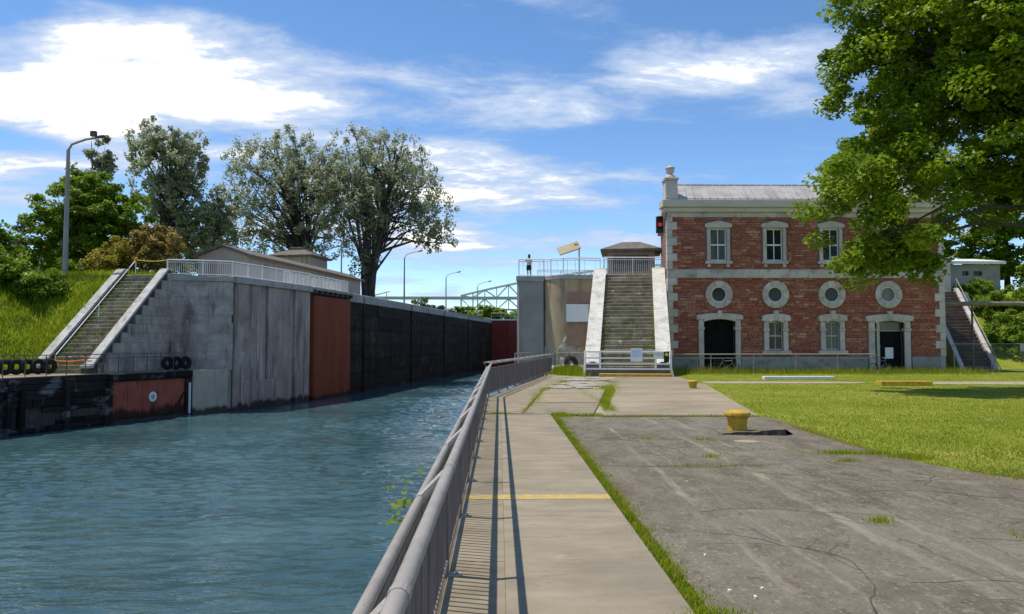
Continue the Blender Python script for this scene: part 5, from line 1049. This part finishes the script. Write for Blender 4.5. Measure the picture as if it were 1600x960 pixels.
MB().tube([(-.3, 0, 4.75), (40, -.5, 4.75)], .16, 12).build('pipe', 'pipe_brown', pp, True)
for x in (2.9, 14, 26): MB().tube([(x, -.02, -.1), (x, -.02, 4.6)], .07, 6).build('post', 'stair_brown', pp)
# wire fence
wf = thing('wire_fence', 'grey wire mesh fence with a blank sign plate beside the side steps', 'fence', (31.4, 52.6, 0))
for x in (0, 2.6, 5.2, 7.8, 10.4): MB().tube([(x, 0, -.1), (x, 0, 1.9)], .035, 6).build('post', 'galvanised', wf)
for zz in (.08, 1.88): MB().tube([(0, 0, zz), (10.4, 0, zz)], .022, 6).build('rail', 'galvanised', wf)
mb = MB()
for i in range(-10, 58):
    for s in (1, -1):
        a = [i*.18, 0, .08]; b_ = [i*.18+1.8, 0, 1.88]
        if s < 0: a, b_ = [b_[0], .004, .08], [a[0], .004, 1.88]
        if min(a[0], b_[0]) >= 0 and max(a[0], b_[0]) <= 10.4: mb.tube([a, b_], .004, 3, False)
o = mb.build('wires', 'galvanised', wf); o['kind'] = 'stuff'
MB().cbox(4.6, 5.5, -.05, -.03, 1.35, 1.85, .005).build('sign_plate', 'grey_paint', wf)
# hut up on the right
ht = thing('white_roofed_hut', 'grey block hut with white flat roof on the upper ground', 'hut', (43.6, 75, DK))
wall_holes(MB(), 0, 6.0, -.1, 2.7, [(2.2, 2.85, 1.6, 2.05), (3.3, 4.2, 1.6, 2.05)], 0, .3).build('wall', 'wall_block', ht)
MB().box(0, .3, .3, 4, -.1, 2.7).box(5.7, 6.0, .3, 4, -.1, 2.7).box(.3, 5.7, 3.7, 4, -.1, 2.7).build('wall', 'wall_block', ht)
for a, b_ in ((2.2, 2.85), (3.3, 4.2)): MB().box(a, b_, .2, .24, 1.6, 2.05).build('window', 'glass_dark', ht)
mb = MB(); mb.add([(-.4, -.5, 2.72), (6.3, -.5, 2.72), (6.3, 4.4, 3.5), (-.4, 4.4, 3.5), (-.4, -.5, 3.0), (6.3, -.5, 3.0), (6.3, 4.4, 3.75), (-.4, 4.4, 3.75)], [(3, 2, 1, 0), (4, 5, 6, 7), (0, 1, 5, 4), (1, 2, 6, 5), (2, 3, 7, 6), (3, 0, 4, 7)]); mb.build('roof', 'white_paint', ht)
gp = thing('gate_pillar', 'pale stone pillar at the head of the side steps', 'pillar', (40.6, 69.5, DK-.4)); MB().cbox(-.55, .55, -.4, .4, -.4, 2.9, .04).build('shaft', 'trim_stone', gp); MB().cbox(-.7, .9, -.5, .5, 2.9, 3.15, .04).build('cap', 'trim_stone', gp)

# ================================================================== UPPER DECK THINGS
# long low shed on the left
sh = thing('long_shed', 'long low grey-brown shed with dark gable roof behind the white deck railing', 'shed', (-23.9, 66.5, DK), R(-10.5))
MB().extr([(-2.3, -.1), (2.3, -.1), (2.3, 2.45), (0, 3.25), (-2.3, 2.45)], 0, 27).build('wall', 'wall_shed', sh)
for s in (-1, 1):
    mb = MB(); mb.add([(0, -.35, 3.3), (s*2.75, -.35, 2.34), (s*2.75, 27.4, 2.34), (0, 27.4, 3.3), (0, -.35, 3.48), (s*2.75, -.35, 2.52), (s*2.75, 27.4, 2.52), (0, 27.4, 3.48)], [(0, 1, 2, 3), (4, 5, 6, 7), (0, 1, 5, 4), (1, 2, 6, 5), (2, 3, 7, 6), (3, 0, 4, 7)]); mb.build('roof', 'roof_brown', sh)
MB().box(-1.3, -.5, -.04, -.005, 0, 2.05).build('door', 'wall_brown', sh); MB().box(2.305, 2.34, 3, 4, 0, 2.0).build('door', 'wall_brown', sh)
def hip(name, lab, loc, rz, w_, d, h, rh, wm_, rm, ov=.5, flat=.35, cat='building'):
    t = thing(name, lab, cat, loc, rz)
    MB().box(-w_/2, w_/2, 0, d, -.1, h).build('wall', wm_, t); X0, X1, Y0, Y1 = -w_/2-ov, w_/2+ov, -ov, d+ov; f_ = flat
    mb = MB(); mb.add([(X0, Y0, h), (X1, Y0, h), (X1, Y1, h), (X0, Y1, h), (X0, Y0, h+.18), (X1, Y0, h+.18), (X1, Y1, h+.18), (X0, Y1, h+.18), (X0*f_, d/2-d*.5*f_, h+rh), (X1*f_, d/2-d*.5*f_, h+rh), (X1*f_, d/2+d*.5*f_, h+rh), (X0*f_, d/2+d*.5*f_, h+rh)],
       [(3, 2, 1, 0), (0, 1, 5, 4), (1, 2, 6, 5), (2, 3, 7, 6), (3, 0, 4, 7), (4, 5, 9, 8), (5, 6, 10, 9), (6, 7, 11, 10), (7, 4, 8, 11), (8, 9, 10, 11)]); mb.build('roof', rm, t); return t
ph = hip('pump_house', 'square grey house with hipped roof rising behind the long shed', (-25.2, 93, DK), R(-10.5), 5.0, 5.0, 5.4, 1.0, 'wall_shed', 'roof_brown', .5, .4)
for x in (.4, 1.0): MB().box(x+1.0, x+1.08, -.05, -.002, 0, 5.3).build('pilaster', 'wall_brown', ph)
MB().cbox(-.95, .95, 1.6, 3.4, 6.3, 6.75, .05).build('roof_vent', 'roof_brown', ph)
kk = hip('kiosk', 'brown kiosk with dark hipped roof at the stair head beside the building', (10.95, 63.4, DK), R(-9.7), 3.9, 3.6, 2.55, .95, 'wall_brown', 'roof_brown', .55, .3, 'kiosk')
for x in (-1.5, -.5, .5): MB().box(x, x+.9, -.05, -.003, .9, 2.2).build('window', 'glass_dark', kk)
# tilted panel on a post
tp = thing('tilted_panel', 'tilted beige panel on a bent post behind the deck railing', 'panel', (6.75, 64.5, DK))
MB().tube([(0, 0, -.05), (0, 0, 3.1), (-.08, 0, 3.3), (-.4, 0, 3.3)], .06, 8).build('post', 'grey_paint', tp)
o = MB().cbox(-1.0, .85, -.45, .45, -.05, .08, .02).build('panel', 'sign_beige', tp); o.location = (-.8, 0, 2.95); o.rotation_euler = (R(52), R(-19), 0)
# lamp posts
def lamp(lab, loc, h, arm, r=.11, mat='pole_concrete', double=False, group=None):
    t = thing('lamp_post', lab, 'lamp post', loc, 0, group)
    MB().tube([(0, 0, -.3), (0, 0, h*.5), (0, 0, h)], [r*1.25, r, r*.75], 8).build('pole', mat, t, True)
    MB().tube([(0, 0, h-.05), (.25, 0, h+arm*.20), (arm*.6, 0, h+arm*.38), (arm, 0, h+arm*.44)], r*.5, 6).build('arm', mat, t)
    hd = MB().lathe([(.02, -.35), (.13, -.2), (.17, .1), (.13, .33), (.02, .42)], 10); o = hd.build('lamp_head', 'rail_dark', t, True); o.location = (arm+.25, 0, h+arm*.48); o.rotation_euler = (0, R(78), 0); o.scale = (.7, 1.1, 1)
    if double:
        MB().cbox(-.22, .22, -.12, .2, 0, .42, .04).build('floodlight', 'rail_dark', t).location = (arm-.25, 0, h+arm*.44+.12)
    return t
lamp('tall lamp post with a lamp and a floodlight on the grassy bank', (-32.7, 58.2, DK-.02), 9.6, 2.1, .17, double=True)
lamp('grey lamp post in front of the cottonwood foliage', (-18.6, 90.5, DK), 6.9, 1.6, .09)
lamp('lamp post rising just beyond the cottonwood along the lock', (-13.6, 110, DK), 7.2, 2.0, .11, 'galvanised')
lamp('farther lamp post standing against the treeline', (-9.5, 137, DK), 6.7, 2.0, .11, 'galvanised')
lamp('farthest lamp post beside the end of the truss bridge', (-4.4, 156, DK), 6.5, 2.2, .11, 'galvanised')
sc_ = thing('white_canopy', 'small white slanted canopy beyond the cottonwood trunk', 'canopy', (-18.5, 118, DK))
mb = MB(); mb.add([(-1.2, -1, 2.0), (1.5, -1, 2.7), (1.5, 1.5, 2.9), (-1.2, 1.5, 2.2), (-1.2, -1, 2.12), (1.5, -1, 2.82), (1.5, 1.5, 3.02), (-1.2, 1.5, 2.32)], [(3, 2, 1, 0), (4, 5, 6, 7), (0, 1, 5, 4), (1, 2, 6, 5), (2, 3, 7, 6), (3, 0, 4, 7)]); mb.build('roof', 'white_paint', sc_)
for x, h in ((-.9, 2.1), (1.2, 2.65)): MB().tube([(x, 0, 0), (x, 0, h)], .06, 6).build('post', 'grey_paint', sc_)

# ================================================================== BRIDGE AND FAR TREES
br = thing('truss_bridge', 'haze-tinted steel arched truss bridge crossing beyond the lock', 'bridge', (-30, 600, DK))
DZ = 31
MB().box(-420, 480, 0, 10, DZ-1.3, DZ+.6).build('deck', 'steel_haze', br)
def topz(x): return DZ+1.5+26*(1-((x-205)/205)**2)
def botz(x): return DZ-8-8*abs((x-112)/112)**2*0
for yy in (0, 10):
    xs_ = [i*9.33 for i in range(45)]; mb = MB(); mb.tube([(x, yy, topz(x)) for x in xs_], .55, 5).tube([(x, yy, DZ-9.5) for x in xs_], .5, 5); mb.build('chord', 'steel_haze', br)
    mb = MB()
    for i, x in enumerate(xs_):
        mb.tube([(x, yy, DZ-9.5), (x, yy, topz(x))], .3, 4)
        if i < 44: mb.tube([(x, yy, DZ-9.5 if i % 2 else DZ-1), (xs_[i+1], yy, DZ-1 if i % 2 else DZ-9.5)], .26, 4).tube([(x, yy, DZ if i % 2 else topz(x)), (xs_[i+1], yy, topz(xs_[i+1]) if i % 2 else DZ)], .26, 4)
    mb.build('web_members', 'steel_haze', br)
for x in (-300, -200, -100, 0, 16, 32, 112, 224, 410): MB().tube([(x, 5, -6), (x, 5, DZ-9 if x >= 0 else DZ-1.4)], 1.1, 6).build('bridge_pier', 'steel_haze', br)
far = [(-42, 300, 9, 'far_leaf', 'grey-green far tree left of the second lamp post'), (-28, 290, 13, 'far_leaf', 'broad pale far tree behind the second lamp post'), (-14, 300, 11, 'dark_leaf', 'dark far tree below the bridge approach'), (-3, 270, 10, 'bright_leaf', 'bright green far tree below the truss bridge'), (8, 310, 9, 'dark_leaf', 'dark far tree behind the upper gate'), (-56, 320, 8, 'dark_leaf', 'low dark far tree near the white canopy'), (20, 330, 10, 'far_leaf', 'far tree hidden partly by the lock pier'), (-70, 310, 9, 'far_leaf', 'far tree seen beside the cottonwood trunk')]
for i, (x, y, h, mt, lab) in enumerate(far):
    tree('far_tree', lab, (x, y, DK-.6), [(0, 0, h*.55, h*.55, h*.4, h*.45), (h*.4, 0, h*.4, h*.45, h*.4, h*.35), (-h*.4, 0, h*.4, h*.45, h*.4, h*.3)], 60, 90, .9, mt, (1.0, 1.9), .3, .3, 0, seed=120+i, flat=.7)

# ================================================================== PERSON
pr = thing('person', 'person in pale top and dark shorts standing at the deck railing', 'person', (2.3, 59.0, DK+.004), R(200))
def skin(name, verts, edges, radii, mat, parent, root=0, sub=2):
    me = bpy.data.meshes.new(name); me.from_pydata(verts, edges, []); me.materials.append(MATS[mat]); o = bpy.data.objects.new(name, me); C.objects.link(o); o.parent = parent
    md = o.modifiers.new('skin', 'SKIN')
    me.skin_vertices.new() if not me.skin_vertices else None
    for i, r in enumerate(radii): v = me.skin_vertices[0].data[i]; v.radius = (r, r) if not isinstance(r, tuple) else r; v.use_root = (i == root)
    md.use_smooth_shade = True; s = o.modifiers.new('sub', 'SUBSURF'); s.levels = sub; s.render_levels = sub; return o
V_ = [(0, 0, .95), (0, 0, 1.12), (0, .0, 1.32), (0, 0, 1.44), (0, .0, 1.52), (0, -.02, 1.60), (0, -.02, 1.70)]; E2 = [(i, i+1) for i in range(6)]; RR = [(.15, .11), (.13, .10), (.16, .10), (.09, .07), (.05, .05), (.085, .095), (.07, .08)]
def chain(start, pts, rs):
    p = start
    for q, r in zip(pts, rs): V_.append(q); RR.append((r, r)); E2.append((p, len(V_)-1)); p = len(V_)-1
    return p
for s in (-1, 1):
    chain(0, [(s*.10, 0, .88), (s*.11, -.02, .50), (s*.11, .01, .28), (s*.11, .02, .07), (s*.12, -.13, .04)], [.095, .065, .058, .042, .04])
    w_ = chain(2, [(s*.18, 0, 1.38), (s*.30, -.10, 1.16), (s*.16, -.26, 1.40), (s*.13, -.28, 1.45)], [.055, .042, .034, .03])
    for f_ in range(4): chain(w_, [(s*(.12-.01*f_), -.31+.008*f_, 1.49+.01*(f_ % 2)), (s*(.10-.01*f_), -.325+.008*f_, 1.52+.012*(f_ % 2))], [.009, .008])
    chain(w_, [(s*.09, -.27, 1.47), (s*.07, -.29, 1.49)], [.010, .009])
skin('body', V_, E2, RR, 'skin', pr)
def loft(secs, k=16):
    mb = MB()
    for (x, y, z, a, b_) in secs: mb.v += [(x+a*math.cos(2*PI*j/k), y+b_*math.sin(2*PI*j/k), z) for j in range(k)]
    mb.f = [(i*k+j, i*k+(j+1) % k, (i+1)*k+(j+1) % k, (i+1)*k+j) for i in range(len(secs)-1) for j in range(k)]; return mb
loft([(0, 0, .93, .185, .15), (0, 0, 1.1, .165, .135), (0, 0, 1.3, .195, .14), (0, 0, 1.40, .185, .115), (0, 0, 1.46, .075, .065)]).build('shirt', 'shirt', pr, True)
for s in (-1, 1): loft([(s*.11, -.015, .55, .105, .105), (s*.105, 0, .75, .115, .125), (s*.09, 0, .92, .10, .14)]).build('shorts', 'shorts', pr, True)
loft([(0, 0, .86, .19, .15), (0, 0, .98, .18, .145)]).build('waistband', 'shorts', pr, True)
mb = loft([(0, .02, 1.50, .085, .085), (0, .025, 1.62, .105, .115), (0, .02, 1.72, .098, .11), (0, .01, 1.78, .05, .06), (0, .01, 1.79, .005, .005)]); mb.build('hair', 'hair', pr, True)
# vine by the guard rail
P = np.stack([rng.normal(-.60, .05, 40), rng.normal(5.1, .12, 40), rng.normal(.80, .08, 40)], 1)
vn = thing('vine_sprig', 'small green leafy sprig hanging on the water side of the guard rail', 'plant', (-.62, 5.1, 0)); V4 = leaves(P-np.array([-.62, 5.1, 0]), np.full(40, .05), 2, .04, 1, .5); quads('leaves', V4, 'weed_blade', vn)
MB().tube([(0, 0, -1.2), (-.02, .02, -.3), (.03, .03, .4), (0, .05, .75)], .008, 5).build('stem', 'weed_blade', vn)
